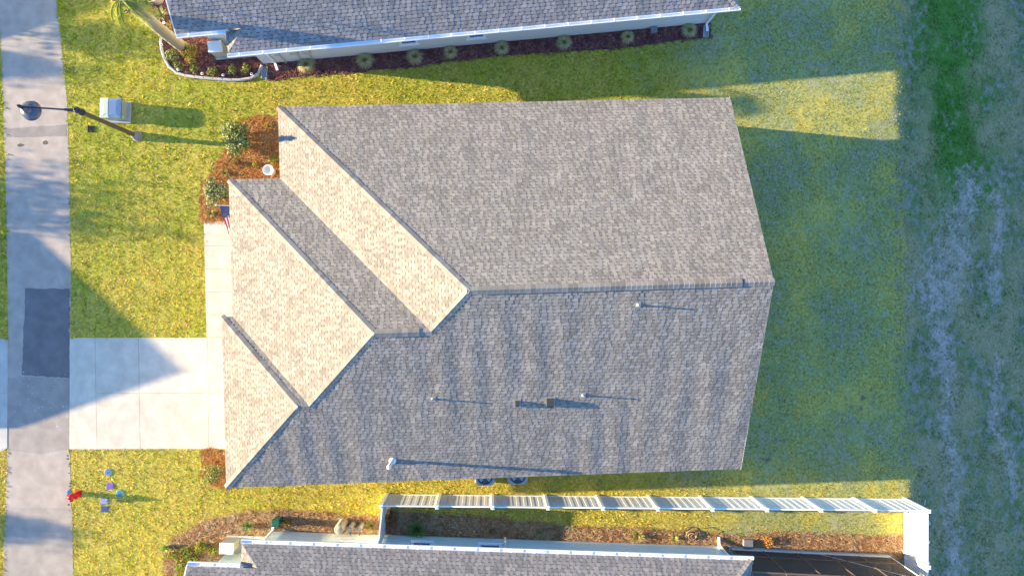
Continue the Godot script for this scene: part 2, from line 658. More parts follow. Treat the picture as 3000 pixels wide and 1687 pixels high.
	wall.tri(zz.call(V(east - 0.25, north + o), E - 0.1), zz.call(V(east - 0.25, rid), zr - 0.25), zz.call(V(east - 0.25, south - o), E - 0.1), col(0.52, 0.5, 0.45))
	part("wall", wall, M.stucco, h)
	part("soffit", flat_poly(fr, [a + V(0.03, 0.03), V(east - 0.26, north + 0.03), V(east - 0.26, south - 0.03), g + V(0.03, -0.03), e + V(0.03, 0.03), V(west2 + 0.03, north3 + 0.03), d + V(0.03, 0.03), V(west + 0.03, north2 + 0.03)], E - 0.16, col(0.7, 0.7, 0.68)), M.paint, h)
	# garage door and front door on the street side
	var gd := Node3D.new()
	gd.name = "garage_door"
	h.add_child(gd)
	for k in 4:
		var pb := MB.new()
		pb.box(Transform3D(Basis(fr.u, Vector3.UP, fr.u.cross(Vector3.UP)), fr.at(west3 + o - 0.02, 4.6, 0.3 + 0.53 * k)), Vector3(0.05, 0.515, 4.88), col(0.78, 0.77, 0.74))
		part("door_panel", pb, M.paint, gd)
	var fd := MB.new()
	fd.box(Transform3D(Basis(fr.u, Vector3.UP, fr.u.cross(Vector3.UP)), fr.at(west2 + o - 0.02, -0.9, 1.03)), Vector3(0.05, 2.06, 0.95), col(0.12, 0.05, 0.03))
	part("front_door", fd, M.paint, h)
	for w in [[-6.0, -4.8], [-1.0, 0.6], [4.5, 6.0]]:
		window_part(h, fr, w[0], w[1], south - o, 1.0, 0.95, 2.2)
		window_part(h, fr, w[0] + 1.0, w[1] + 1.0, north + o, -1.0, 0.95, 2.2)
	# pipes and vents on the south slope
	for q in [[1268, 1169], [1708, 1158], [1869, 893]]:
		roof_pipe(h, fr, south, E, q[0], q[1], 0.032, 0.34, col(0.3, 0.3, 0.29), "vent_pipe")
	roof_box(h, fr, south, E, 1515, 1181, Vector3(0.16, 0.2, 0.26))
	roof_box(h, fr, south, E, 1611, 1177, Vector3(0.29, 0.26, 0.34))
	# white flue with a round cap near the eave
	var fl := roof_point(fr, south, E, 1150, 1349)
	var fb := MB.new()
	fb.lathe(Transform3D(Basis(), fl), [V(0.16, -0.1), V(0.15, 0.05), V(0.075, 0.13), V(0.075, 1.04)], 16, col(0.8, 0.8, 0.8))
	var flue := part("flue_pipe", fb, M.gloss, h)
	var fc := MB.new()
	fc.lathe(Transform3D(Basis(), fl), [V(0.0, 1.04), V(0.09, 1.04), V(0.1, 1.08), V(0.085, 1.14), V(0.05, 1.18), V(0.0, 1.19)], 16, col(0.82, 0.82, 0.82))
	part("cap", fc, M.gloss, flue)

# point on the south slope that a pixel shows
func roof_point(fr: Frame, south: float, E: float, px: float, py: float) -> Vector3:
	var z := E + 1.5
	for i in 8:
		var p := P(px, py, z)
		z = E + PITCH * (south - p.dot(fr.w))
	return P(px, py, z)

func roof_pipe(h: Node3D, fr: Frame, south: float, E: float, px: float, py: float, rad: float, ht: float, c: Color, called: String) -> void:
	var p := roof_point(fr, south, E, px, py)
	var b := MB.new()
	b.lathe(Transform3D(Basis(), p), [V(rad, -0.15), V(rad, ht), V(rad * 0.7, ht), V(rad * 0.7, ht - 0.1)], 12, c)
	var o := part(called, b, M.gloss, h)
	var f := MB.new()
	var up := (Vector3.UP + fr.w * PITCH).normalized()
	f.box(Transform3D(Basis(fr.u, up, fr.u.cross(up)), p + Vector3.UP * 0.014), Vector3(0.22, 0.014, 0.24), col(0.3, 0.28, 0.26))
	f.lathe(Transform3D(Basis(), p), [V(rad * 2.0, 0.0), V(rad * 1.15, 0.12)], 10, col(0.5, 0.5, 0.48))
	part("flashing", f, M.gloss, o)

func roof_box(h: Node3D, fr: Frame, south: float, E: float, px: float, py: float, s: Vector3) -> void:
	var p := roof_point(fr, south, E, px, py)
	var dark := col(0.07, 0.068, 0.07)
	var up := (Vector3.UP + fr.w * PITCH).normalized()
	var bs := Basis(fr.u, up, fr.u.cross(up))
	var b := MB.new()
	# hood: upright back, sloping front
	var w := s.x * 0.5
	var l := s.z
	var a := []
	for x in [-w, w]:
		a.append([p + bs * Vector3(x, -0.03, -l * 0.55), p + bs * Vector3(x, s.y * 0.85, -l * 0.5), p + bs * Vector3(x, s.y, l * 0.1), p + bs * Vector3(x, s.y * 0.45, l * 0.5), p + bs * Vector3(x, -0.03, l * 0.5)])
	for i in 4:
		b.quad(a[0][i], a[0][i + 1], a[1][i + 1], a[1][i], dark)
	for side in a:
		for i in range(1, 4):
			b.tri(side[0], side[i], side[i + 1], dark)
	var o := part("box_vent", b, M.stucco, h)
	var f := MB.new()
	f.box(Transform3D(bs, p + up * 0.012), Vector3(s.x + 0.14, 0.01, s.z + 0.14), col(0.3, 0.29, 0.27))
	part("flashing", f, M.gloss, o)

# the neighbours: one south-facing (top of the picture) and one north-facing (bottom), mirrored
func neighbour(top: bool) -> void:
	var fr := Frame.new(-0.103 if top else 0.044)
	var m := 1.0 if top else -1.0            # eave side along w
	# local eave values were measured with slightly different frames
	var hc := P(668, 167, 2.75) if top else P(708, 1582, 2.75)
	var ec := P(2165, 30, 2.75) if top else P(2204, 1630, 2.75)
	var wc := P(518, 128, 3.15) if top else P(549, 1622, 3.15)
	var lip := (hc.dot(fr.w) + ec.dot(fr.w)) * 0.5   # outer lip of the gutter
	var ev := lip - m * 0.17
	var u0 := wc.dot(fr.u)                  # west rake
	var uh := hc.dot(fr.u)                  # corner where the low eave begins
	var u1 := ec.dot(fr.u)
	var st := 0.85                          # the porch eave is set back
	var E := 2.75
	var depth := 7.6
	var h := thing("house", Vector3.ZERO, "house with pale stucco wall and white gutter along the red mulch bed" if top else "house with pale green siding behind the white fence, beside a dark screened porch", "house")
	var r := new_roof(fr, col(0.35, 0.325, 0.315) if top else col(0.31, 0.29, 0.28), 0.004, 21 if top else 33)
	var up := V(0, -m)
	var e0 := -m * ev
	var rv := ev - m * depth
	var zr := E + PITCH * depth
	var apex := V(uh + st, ev - m * st)
	var rp := V(u1 - depth, rv)
	# visible slope
	var slope := PackedVector2Array([V(u0, ev - m * st), apex, V(uh, ev), V(u1, ev), rp, V(u0, rv)])
	# leave the small porch return out of the slope
	shingle(r, slope, up, e0, E)
	# hip at the far end, small hip at the porch
	shingle(r, PackedVector2Array([V(u1, ev), V(u1, ev - 2.0 * m * depth), rp]), V(-1, 0), -u1, E, 0.0)
	shingle(r, PackedVector2Array([V(uh, ev), V(uh, ev - m * st), apex]), V(1, 0), uh, E, 0.0)
	# far slope, plain
	var zz := func(p: Vector2, z: float) -> Vector3: return fr.at(p.x, p.y, z)
	r.deck.quad(zz.call(V(u0, rv), zr), zz.call(rp, zr), zz.call(V(u1, ev - 2 * m * depth), E), zz.call(V(u0, ev - 2 * m * depth), E), r.tone)
	var roof := part("roof", r.deck, M.shingle, h)
	# the highest shingles of these roofs lie outside the picture, so keep those in view
	for q in r.teeth:
		var w: Vector3 = q[6]
		var k := (EYE - w.y) / F
		q[0] = -absf(w.z + (11.0 if top else -11.0)) if absf(w.x) < 10.0 else -100.0
	finish_roof(r, roof, M.shingle, 300)
	caps(roof, zz.call(V(u1, ev), E), zz.call(rp, zr), 0.354, r.tone, M.shingle)
	caps(roof, zz.call(rp, zr), zz.call(V(u0, rv), zr), 0.5, r.tone, M.shingle)
	var white := col(0.8, 0.81, 0.82)
	# trim and gutters
	var b := MB.new()
	board(b, zz.call(V(u0 - 0.02, rv), zr - 0.01), zz.call(V(u0 - 0.02, ev - m * st), E + PITCH * st - 0.01), 0.2, 0.05, white)
	part("rake_board", b, M.paint, h)
	var out := fr.w * m
	b = MB.new()
	board(b, zz.call(V(uh, ev - m * 0.012), E - 0.015), zz.call(V(u1, ev - m * 0.012), E - 0.015), 0.18, 0.02, white)
	part("fascia", b, M.paint, h)
	gutter(h, zz.call(V(uh - 0.05, ev), E - 0.01), zz.call(V(u1 + 0.1, ev), E - 0.01), out, 0.98, M.paint)
	b = MB.new()
	board(b, zz.call(V(u0, ev - m * (st + 0.012)), E + PITCH * st - 0.015), zz.call(V(uh + 0.2, ev - m * (st + 0.012)), E + PITCH * st - 0.015), 0.18, 0.02, white)
	part("fascia", b, M.paint, h)
	gutter(h, zz.call(V(u0, ev - m * st), E + PITCH * st - 0.01), zz.call(V(uh + 0.1, ev - m * st), E + PITCH * st - 0.01), out, 1.0, M.paint)
	b = MB.new()
	board(b, zz.call(V(u1 + 0.01, ev), E - 0.015), zz.call(V(u1 + 0.01, ev - 2 * m * depth), E - 0.015), 0.18, 0.02, white)
	part("fascia", b, M.paint, h)
	# walls
	var wv := lip - m * 0.56
	var we := u1 - 0.5
	var ww := (P(772, 189) if top else P(797, 1554)).dot(fr.u)
	var wc2 := col(0.78, 0.80, 0.79) if top else col(0.72, 0.80, 0.75)
	var back := ev - m * (2 * depth - 0.5)
	var porch := ev - m * (st + 0.6)
	var wl := [V(ww, wv), V(we, wv), V(we, back), V(u0 + 0.5, back), V(u0 + 0.5, porch), V(ww, porch)]
	if top:
		wl.reverse()
	part("wall", wall_shell(fr, wl, E - 0.12, wc2), M.stucco, h)
	var so := MB.new()
	part("soffit", flat_poly(fr, [V(uh + 0.02, ev), V(u1, ev), V(u1, back), V(u0, back), V(u0, porch + m * 0.55), V(uh + 0.02, porch + m * 0.55)], E - 0.17, white), M.paint, h)
	var gb := MB.new()
	gb.tri(zz.call(V(u0 + 0.3, ev - m * (st + 0.5)), E), zz.call(V(u0 + 0.3, rv), zr - 0.1), zz.call(V(u0 + 0.3, back), E), wc2)
	part("gable_wall", gb, M.stucco, h)
	# low white pedestal of the porch between the two eaves, on the porch slab
	var pt := P(627, 135, 0.95) if top else P(661, 1608, 0.95)
	var pc := MB.new()
	pc.cbox(Transform3D(Basis(fr.u, Vector3.UP, fr.u.cross(Vector3.UP)), Vector3(pt.x, 0.89, pt.z)), Vector3(0.62, 0.1, 0.5), 0.015, white)
	part("pedestal_cap", pc, M.paint, h)
	pc = MB.new()
	pc.box(Transform3D(Basis(fr.u, Vector3.UP, fr.u.cross(Vector3.UP)), Vector3(pt.x, 0.42, pt.z)), Vector3(0.56, 0.84, 0.44), col(0.62, 0.55, 0.40))
	part("pedestal", pc, M.stucco, h)
	pc = MB.new()
	pc.box(Transform3D(Basis(fr.u, Vector3.UP, fr.u.cross(Vector3.UP)), Vector3(pt.x, 0.02, pt.z) + fr.u * 0.75 - fr.w * m * 0.35), Vector3(2.1, 0.16, 1.3), col(0.55, 0.55, 0.52))
	part("porch_floor", pc, M.concrete, h)
	if top:
		for w in [[1168, 1222], [1371, 1424]]:
			var a := P(w[0], 130, 1.6).dot(fr.u)
			var c := P(w[1], 120, 1.6).dot(fr.u)
			window_part(h, fr, a, c, wv, m, 0.95, 2.15)
		# meters on the wall
		for q in [[812, 0.22, 0.3, 1.5, 0.35], [862, 0.34, 0.5, 1.55, 0.48], [897, 0.34, 0.6, 1.5, 0.46]]:
			var mb := MB.new()
			var uu := P(q[0], 165, 1.4).dot(fr.u)
			mb.cbox(Transform3D(Basis(fr.u, Vector3.UP, fr.u.cross(Vector3.UP)), fr.at(uu, wv + m * 0.1, q[3])), Vector3(q[1], q[2], 0.2), 0.02, col(0.42, 0.43, 0.43))
			var meter := part("meter_box", mb, M.gloss, h)
			var cb := MB.new()
			cb.tube([fr.at(uu, wv + m * 0.06, q[3] - q[2] * 0.5), fr.at(uu, wv + m * 0.06, 0.0)], [0.03, 0.03], 8, col(0.45, 0.45, 0.45))
			part("conduit", cb, M.gloss, meter)
		downspout(h, [fr.at(P(742, 172, 2.5).dot(fr.u), ev + m * 0.08, 2.6), fr.at(P(742, 172, 2.5).dot(fr.u) + 0.25, wv + m * 0.06, 2.2), fr.at(P(742, 172, 2.5).dot(fr.u) + 0.25, wv + m * 0.06, 0.2), fr.at(P(742, 172, 2.5).dot(fr.u) + 0.3, wv + m * 0.35, 0.08)], M.paint)
		downspout(h, [fr.at(u1 - 0.3, ev + m * 0.08, 2.6), fr.at(we - 0.05, wv + m * 0.08, 2.15), fr.at(we - 0.05, wv + m * 0.08, 0.15), fr.at(we - 0.02, wv + m * 0.4, 0.08)], M.paint)
	else:
		# lap siding
		for k in 16:
			var sb := MB.new()
			var y := 0.15 + k * 0.155
			var z := fr.u.cross(Vector3.UP)
			var bs := Basis(fr.u, Vector3.UP, z).rotated(fr.u, 0.05 * m)
			sb.box(Transform3D(bs, fr.at((ww + we) * 0.5, wv + m * 0.016, y + 0.08)), Vector3(we - ww, 0.165, 0.012), vary(wc2, 0.02))
			part("siding_board", sb, M.paint, h)
		for w in [[1200, 1262], [1402, 1470]]:
			var a := P(w[0], 1590, 2.0).dot(fr.u)
			var c := P(w[1], 1590, 2.0).dot(fr.u)
			window_part(h, fr, a, c, wv + m * 0.03, m, 1.0, 2.3)
		downspout(h, [fr.at(P(790, 1580, 2.6).dot(fr.u), ev + m * 0.08, 2.6), fr.at(ww + 0.08, wv + m * 0.09, 2.2), fr.at(ww + 0.08, wv + m * 0.09, 0.25), fr.at(ww + 0.1, wv + m * 0.35, 0.1)], M.paint)
		downspout(h, [fr.at(P(1484, 1600, 2.6).dot(fr.u), ev + m * 0.08, 2.6), fr.at(P(1484, 1600, 2.6).dot(fr.u), wv + m * 0.09, 2.2), fr.at(P(1484, 1600, 2.6).dot(fr.u), wv + m * 0.09, 0.2)], M.paint)
		downspout(h, [fr.at(P(2140, 1620, 2.6).dot(fr.u), ev + m * 0.08, 2.6), fr.at(we - 0.08, wv + m * 0.09, 2.1), fr.at(we - 0.08, wv + m * 0.09, 0.25), fr.at(we - 0.06, wv + m * 0.4, 0.1)], M.paint)

# plain houses across the street, outside the frame: they cast the long pointed shadows on the road
func far_house(apex: Vector2, apex_h: float, c0: Vector2, c1: Vector2, label: String, length := 10.0) -> void:
	var h := thing("house", Vector3(apex.x, 0, apex.y), label, "house", "houses across the street")
	var o := Vector3(apex.x, 0, apex.y)
	var e := 2.7
	var A := Vector3(c0.x, e, c0.y) - o
	var B := Vector3(c1.x, e, c1.y) - o
	var T := Vector3(0, apex_h, 0)
	var W := Vector3(-length, 0, 0)
	var tn := col(0.3, 0.29, 0.28)
	var b := MB.new()
	b.tri(A, B, T, tn)
	b.quad(B, B + W, T + W, T, tn)
	b.quad(A, T, T + W, A + W, tn)
	b.tri(A + W, T + W, B + W, tn)
	part("roof", b, M.shingle, h)
	var wl := MB.new()
	var i := Vector3(-0.45, 0, 0.45)
	var k := Vector3(-0.45, 0, -0.45)
	var g := Vector3.DOWN * (e + 0.1)
	var pts := [A + i, B + k, B + k + W * 0.93, A + i + W * 0.93]
	for j in 4:
		var p: Vector3 = pts[j]
		var q: Vector3 = pts[(j + 1) % 4]
		wl.quad(p + g, q + g, q - Vector3.UP * 0.03, p - Vector3.UP * 0.03, col(0.55, 0.54, 0.5))
	part("wall", wl, M.stucco, h)
	var fb := MB.new()
	board(fb, A - Vector3.UP * 0.01, B - Vector3.UP * 0.01, 0.18, 0.03, col(0.75, 0.75, 0.74))
	part("fascia", fb, M.paint, h)
	var gd := MB.new()
	gd.bx((pts[0] + pts[1]) * 0.5 + Vector3(0.03, -e + 1.05, 0), Vector3(0.06, 2.1, minf(4.8, absf(B.z - A.z) - 1.4)), col(0.75, 0.75, 0.73))
	part("garage_door", gd, M.paint, h)

# ---------------------------------------------------------------- ground
var ROAD: PackedVector2Array
var DRIVE: PackedVector2Array
var WALK: PackedVector2Array
var DRIVE2: PackedVector2Array
var BED_MAIN: PackedVector2Array
var BED_MAIN2: PackedVector2Array
var BED_TOP1: PackedVector2Array
var BED_TOP2: PackedVector2Array
var BED_LOW: PackedVector2Array
var BED_LOW2: PackedVector2Array
var SLAB_LOW: PackedVector2Array

var spots := []

func jitter_line(a: Vector2, b: Vector2, n: int, amt: float) -> Array:
	var o := []
	for i in n:
		var p := a.lerp(b, float(i) / n)
		o.append(Vector2(p.x + rng.randf_range(-amt, amt), p.y))
	return o

func seg_dist(p: Vector2, a: Vector2, b: Vector2) -> float:
	return p.distance_to(Geometry2D.get_closest_point_to_segment(p, a, b))

# share of sparser back-yard grass, its colour cooled and dulled as if in shade
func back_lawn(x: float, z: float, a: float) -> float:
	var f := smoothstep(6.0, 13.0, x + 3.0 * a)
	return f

func ground() -> void:
	# colour map of soil, thatch and sand over the yards; the tufts of grass stand on it
	var X0 := -30.0
	var Z0 := -18.0
	var SX := 64.0
	var SZ := 36.0
	var W := 1280
	var Hh := 720
	var n1 := FastNoiseLite.new()
	n1.seed = 5; n1.frequency = 0.28; n1.fractal_octaves = 4
	var n2 := FastNoiseLite.new()
	n2.seed = 9; n2.frequency = 1.6; n2.fractal_octaves = 3
	var n3 := FastNoiseLite.new()
	n3.seed = 14; n3.frequency = 6.0; n3.fractal_octaves = 2
	# tracks of bare sand at the foot of the bank (photo pixels -> metres)
	var tracks := [
		[[2850, 560], [2800, 690], [2745, 790], [2700, 850]], [[2790, 640], [2830, 720], [2800, 820], [2745, 900]],
		[[2745, 800], [2740, 950], [2762, 1050], [2775, 1160], [2755, 1250], [2795, 1390], [2770, 1520], [2790, 1700]],
		[[2955, 570], [2970, 640], [2950, 720]], [[2960, 1060], [2945, 1170], [2935, 1270], [2990, 1330], [3010, 1450]], [[2950, 780], [2940, 870]]]
	var tw := [0.7, 0.55, 0.35, 0.3, 0.25, 0.25]
	var lines := []
	for t in tracks:
		var l := []
		for q in t:
			l.append(P2(q[0], q[1], -1.0))
		lines.append(l)
	# dug-up dark earth in the back lawn
	var dirt := col(0.11, 0.085, 0.075)
	spots = []
	for q in [[2497, 1168, 0.14], [2530, 1165, 0.2], [2556, 1158, 0.16], [2495, 1196, 0.1], [2525, 1196, 0.12], [2560, 1140, 0.1], [2250, 1345, 0.22], [2270, 1320, 0.14], [2462, 1215, 0.07], [2782, 1172, 0.12]]:
		var sp := P2(q[0], q[1])
		spots.append(Vector3(sp.x, sp.y, q[2]))
	var im := Image.create(W, Hh, false, Image.FORMAT_RGB8)
	var thatch := col(0.46, 0.37, 0.075)
	var thatch2 := col(0.36, 0.34, 0.055)
	var thin := col(0.27, 0.285, 0.115)  # back-yard green, with a shaded tone put into the colour
	var sand := col(0.36, 0.30, 0.265)
	var soil := col(0.25, 0.21, 0.185)
	var weeds := col(0.07, 0.165, 0.03)
	var weeds2 := col(0.25, 0.225, 0.12)
	for j in Hh:
		var z := Z0 + SZ * (j + 0.5) / Hh
		var be := bank_edge(z)
		for i in W:
			var x := X0 + SX * (i + 0.5) / W
			var a := n1.get_noise_2d(x, z)
			var b := n2.get_noise_2d(x, z)
			var c := n3.get_noise_2d(x, z)
			var k: Color
			var d := x - be
			var lawn_k := thatch.lerp(thatch2, clampf(0.5 + a * 1.4, 0.0, 1.0))
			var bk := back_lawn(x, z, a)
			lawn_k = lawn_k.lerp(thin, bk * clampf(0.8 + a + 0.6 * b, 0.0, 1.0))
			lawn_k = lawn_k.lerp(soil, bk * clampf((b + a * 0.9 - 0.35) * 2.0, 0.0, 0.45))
			k = lawn_k
			var mixb := smoothstep(-0.5, 0.6, d + 0.9 * b)
			if mixb > 0.0:
				var lush := 0.95 * exp(-pow((d - 3.7 + 0.4 * sin(z * 0.4)) / 2.1, 2.0)) * clampf((-z - 4.5) / 5.0 + 0.6 + 0.5 * b, 0.0, 1.0)
				var bank_k := weeds2.lerp(weeds, clampf(0.35 + lush + a * 1.5 + 0.3 * b, 0.0, 1.0))
				bank_k = bank_k.lerp(soil, clampf((0.1 - 0.25 * lush + 0.6 * b + 0.6 * a) * 1.6, 0.0, 0.8))
				var p := Vector2(x, z)
				var sd := 9.0
				for t in lines.size():
					if absf(lines[t][0].x - x) > 5.0:
						continue
					for q in lines[t].size() - 1:
						sd = minf(sd, seg_dist(p, lines[t][q], lines[t][q + 1]) / tw[t])
				var f := clampf((1.2 - sd * 0.6 + 0.65 * b + 0.5 * a + 0.2 * c) * 0.75, 0.0, 1.0)
				bank_k = bank_k.lerp(sand, f * 0.75)
				k = lawn_k.lerp(bank_k, mixb)
			for q in spots:
				if absf(q.x - x) < 1.2 and absf(q.y - z) < 1.2:
					k = k.lerp(dirt, clampf((q.z - Vector2(q.x - x, q.y - z).length() + 0.25 * b + 0.2 * c) * 5.0, 0.0, 0.9))
			var g := 1.0 + 0.35 * c + 0.2 * b
			im.set_pixel(i, j, Color(k.r * g, k.g * g, k.b * g).linear_to_srgb())
	var m := StandardMaterial3D.new()
	m.albedo_texture = ImageTexture.create_from_image(im)
	m.roughness = 0.95
	m.metallic_specular = 0.2
	# one sheet to the horizon, finer near the bank and uneven there
	var xs := [-320.0, -90.0, -30.0, -25.0, -15.0, -5.0, 5.0, 12.0, 17.0]
	var x := 19.0
	while x < 29.0:
		xs.append(x)
		x += 0.2
	xs.append_array([32.0, 34.0, 60.0, 120.0, 320.0])
	var zs := [-320.0, -80.0, -30.0]
	var z := -18.0
	while z < 18.01:
		zs.append(z)
		z += 0.3
	zs.append_array([30.0, 80.0, 320.0])
	var st := SurfaceTool.new()
	st.begin(Mesh.PRIMITIVE_TRIANGLES)
	for a in xs:
		for b in zs:
			var y := ground_y(a, b)
			if y < 0.0 and a < 30.0:
				y += 0.07 * n1.get_noise_2d(a * 2.0, b * 2.0) * minf(1.0, -y * 4.0)
			st.set_uv(Vector2((a - X0) / SX, (b - Z0) / SZ))
			st.add_vertex(Vector3(a, y, b))
	var nz := zs.size()
	for i in xs.size() - 1:
		for j in nz - 1:
			var q := i * nz + j
			for k in [q, q + nz, q + nz + 1, q, q + nz + 1, q + 1]:
				st.add_index(k)
	st.generate_normals()
	var o := MeshInstance3D.new()
	o.name = "ground"
	o.mesh = st.commit()
	o.mesh.surface_set_material(0, m)
	add_child(o)
	tag(o, "", "", "", "structure")

func ragged(pts: Array) -> Array:
	var o := []
	for i in pts.size():
		var a: Array = pts[i]
		var b: Array = pts[(i + 1) % pts.size()]
		for k in 12:
			o.append([lerpf(a[0], b[0], k / 12.0) + rng.randf_range(-1.6, 1.6), lerpf(a[1], b[1], k / 12.0) + rng.randf_range(-1.6, 1.6)])
	return o

func slab_grid(name_: String, slabs: Array, c: Color) -> void:
	var d := Node3D.new()
	d.name = name_
	add_child(d)
	d.set_meta("kind", "structure")
	for s in slabs:
		var b := MB.new()
		var k := vary(c, 0.03)
		var pv2 := poly_px(s)
		var inn: Array = Geometry2D.offset_polygon(pv2, -0.006)
		var q: PackedVector2Array = inn[0] if inn.size() else pv2
		b.prism(q, -0.08, 0.022 + rng.randf_range(-0.0015, 0.0015), k)
		part("slab", b, M.concrete, d)

func paving() -> void:
	# street
	var left := [[-12, -60], [-2, 90], [8, 300], [16, 620], [22, 990], [20, 1310], [8, 1690], [6, 1760]]
	var right := [[158, -60], [163, 0], [180, 150], [195, 300], [202, 520], [206, 800], [204, 990], [203, 1315], [207, 1480], [213, 1690], [215, 1760]]
	var pts := PackedVector2Array()
	for side in [left, right]:
		var l := []
		for i in side.size() - 1:
			l.append_array(jitter_line(P2(side[i][0], side[i][1]), P2(side[i + 1][0], side[i + 1][1]), 24, 0.012))
		if side == right:
			l.reverse()
		pts.append_array(PackedVector2Array(l))
	ROAD = pts
	var road := Node3D.new()
	road.name = "road"
	add_child(road)
	road.set_meta("kind", "structure")
	var b := MB.new()
	b.prism(pts, -0.05, 0.006, col(0.51, 0.435, 0.365))
	part("asphalt", b, M.asphalt, road)
	b = MB.new()
	b.prism(poly_px(ragged([[73, 845], [203, 846], [202, 990], [202, 1107], [150, 1104], [62, 1098], [66, 1000]])), 0.0, 0.011, col(0.235, 0.215, 0.21))
	part("patch", b, M.asphalt, road)
	b = MB.new()
	b.prism(poly_px(ragged([[14, 378], [90, 372], [192, 365], [193, 398], [120, 400], [16, 402]])), 0.0, 0.0105, col(0.36, 0.315, 0.28))
	part("patch", b, M.asphalt, road)
	b = MB.new()
	b.prism(poly_px([[14, 1487], [210, 1489], [213, 1690], [6, 1690]]), 0.0, 0.010, col(0.45, 0.385, 0.33))
	part("patch", b, M.asphalt, road)
	b = MB.new()
	b.prism(poly_px([[21, 1108], [62, 1102], [203, 1111], [203, 1315], [120, 1330], [21, 1318]]), 0.0, 0.0095, col(0.43, 0.37, 0.32))
	part("patch", b, M.asphalt, road)
	for q in [[58, 425, 11, 5], [131, 418, 9, 7]]:
		b = MB.new()
		var pp := []
		for k in 12:
			var a := TAU * k / 12
			var f := rng.randf_range(0.7, 1.1)
			pp.append([q[0] + cos(a) * q[2] * f, q[1] + sin(a) * q[3] * f])
		b.prism(poly_px(pp), 0.0, 0.012, col(0.17, 0.15, 0.13))
		part("patch", b, M.asphalt, road)
	b = MB.new()
	for k in 46:
		var q := P2(rng.randf_range(40, 198), rng.randf_range(1085, 1250))
		var r := rng.randf_range(0.012, 0.045)
		var pp := PackedVector2Array()
		for m in 6:
			pp.append(q + Vector2.from_angle(TAU * m / 6) * r * rng.randf_range(0.6, 1.2))
		b.prism(pp, 0.0, 0.0135, col(0.62, 0.58, 0.53))
	part("chips", b, M.asphalt, road).set_meta("kind", "stuff")
	b = MB.new()
	for k in 30:
		var q := P2(rng.randf_range(196, 205), rng.randf_range(1320, 1480) if k % 2 else rng.randf_range(330, 980))
		var r := rng.randf_range(0.02, 0.06)
		var pp := PackedVector2Array()
		for m in 6:
			pp.append(q + Vector2.from_angle(TAU * m / 6) * r * rng.randf_range(0.5, 1.2))
		b.prism(pp, 0.0, 0.0145, col(0.16, 0.13, 0.11))
	part("dirt_crumbs", b, M.asphalt, road).set_meta("kind", "stuff")
	# driveway
	DRIVE = poly_px([[203, 989], [608, 989], [608, 930], [680, 930], [680, 1315], [202, 1316]])
	slab_grid("driveway", [
		[[203, 989], [277, 989], [283, 1316], [202, 1316]],
		[[277, 989], [405, 989], [407, 1152], [280, 1152]], [[280, 1152], [407, 1152], [410, 1315], [283, 1316]],
		[[405, 989], [607, 989], [609, 1151], [407, 1152]], [[407, 1152], [609, 1151], [611, 1315], [410, 1315]],
		[[607, 989], [690, 989], [690, 1150], [609, 1151]], [[609, 1151], [690, 1150], [690, 1315], [611, 1315]]], col(0.68, 0.605, 0.49))
	DRIVE2 = poly_px([[-500, 1000], [8, 992], [21, 997], [21, 1312], [6, 1322], [-500, 1330]])
	slab_grid("driveway_opposite", [[[-160, 992], [8, 992], [21, 997], [21, 1152], [-160, 1152]], [[-160, 1152], [21, 1152], [20, 1312], [6, 1322], [-160, 1324]], [[-420, 992], [-160, 992], [-160, 1324], [-420, 1324]]], col(0.58, 0.54, 0.48))
	WALK = poly_px([[596, 647], [720, 647], [720, 989], [605, 989]])
	var ws := []
	var ys := [648, 720, 787, 855, 922, 988]
	for i in 5:
		ws.append([[596 + (ys[i] - 647) * 0.025, ys[i]], [715, ys[i]], [715, ys[i + 1]], [596 + (ys[i + 1] - 647) * 0.025, ys[i + 1]]])
	slab_grid("walkway", ws, col(0.68, 0.605, 0.49))

func bed(name_: String, poly: PackedVector2Array, c: Color) -> void:
	var b := MB.new()
	b.prism(poly, -0.02, 0.012, c)
	var o := part(name_, b, M.soil, self)
	o.set_meta("kind", "structure")

# strands or chips spread over beds: nobody could count them, so one object each
func litter(called: String, label: String, mesh: Mesh, polys: Array, per_m2: float, cols: Array, avoid: Array, sc: Vector2, y: float) -> void:
	var xf := []
	var cs := []
	for q in polys:
		var r := Rect2(q[0], Vector2.ZERO)
		for p in q:
			r = r.expand(p)
		var n := int(r.get_area() * per_m2)
		for i in n:
			var p := Vector2(rng.randf_range(r.position.x, r.end.x), rng.randf_range(r.position.y, r.end.y))
			if not Geometry2D.is_point_in_polygon(p, q) or inside(p, avoid):
				continue
			var s := rng.randf_range(sc.x, sc.y)
			xf.append(Transform3D(Basis(Vector3.UP, rng.randf() * TAU).rotated(Vector3.RIGHT, rng.randf_range(-0.15, 0.15)).scaled(Vector3.ONE * s), Vector3(p.x, y, p.y)))
			cs.append(vary(cols[rng.randi() % cols.size()], 0.25))
	multi(called, label, mesh, xf, cs)

func multi(called: String, label: String, mesh: Mesh, xf: Array, cs: Array) -> void:
	var mm := MultiMesh.new()
	mm.transform_format = MultiMesh.TRANSFORM_3D
	mm.use_colors = true
	mm.mesh = mesh
	mm.instance_count = xf.size()
	for i in xf.size():
		mm.set_instance_transform(i, xf[i])
		mm.set_instance_color(i, cs[i])
	var o := MultiMeshInstance3D.new()
	o.multimesh = mm
	o.name = called
	add_child(o)
	tag(o, label, called.replace("_", " "), "", "stuff")

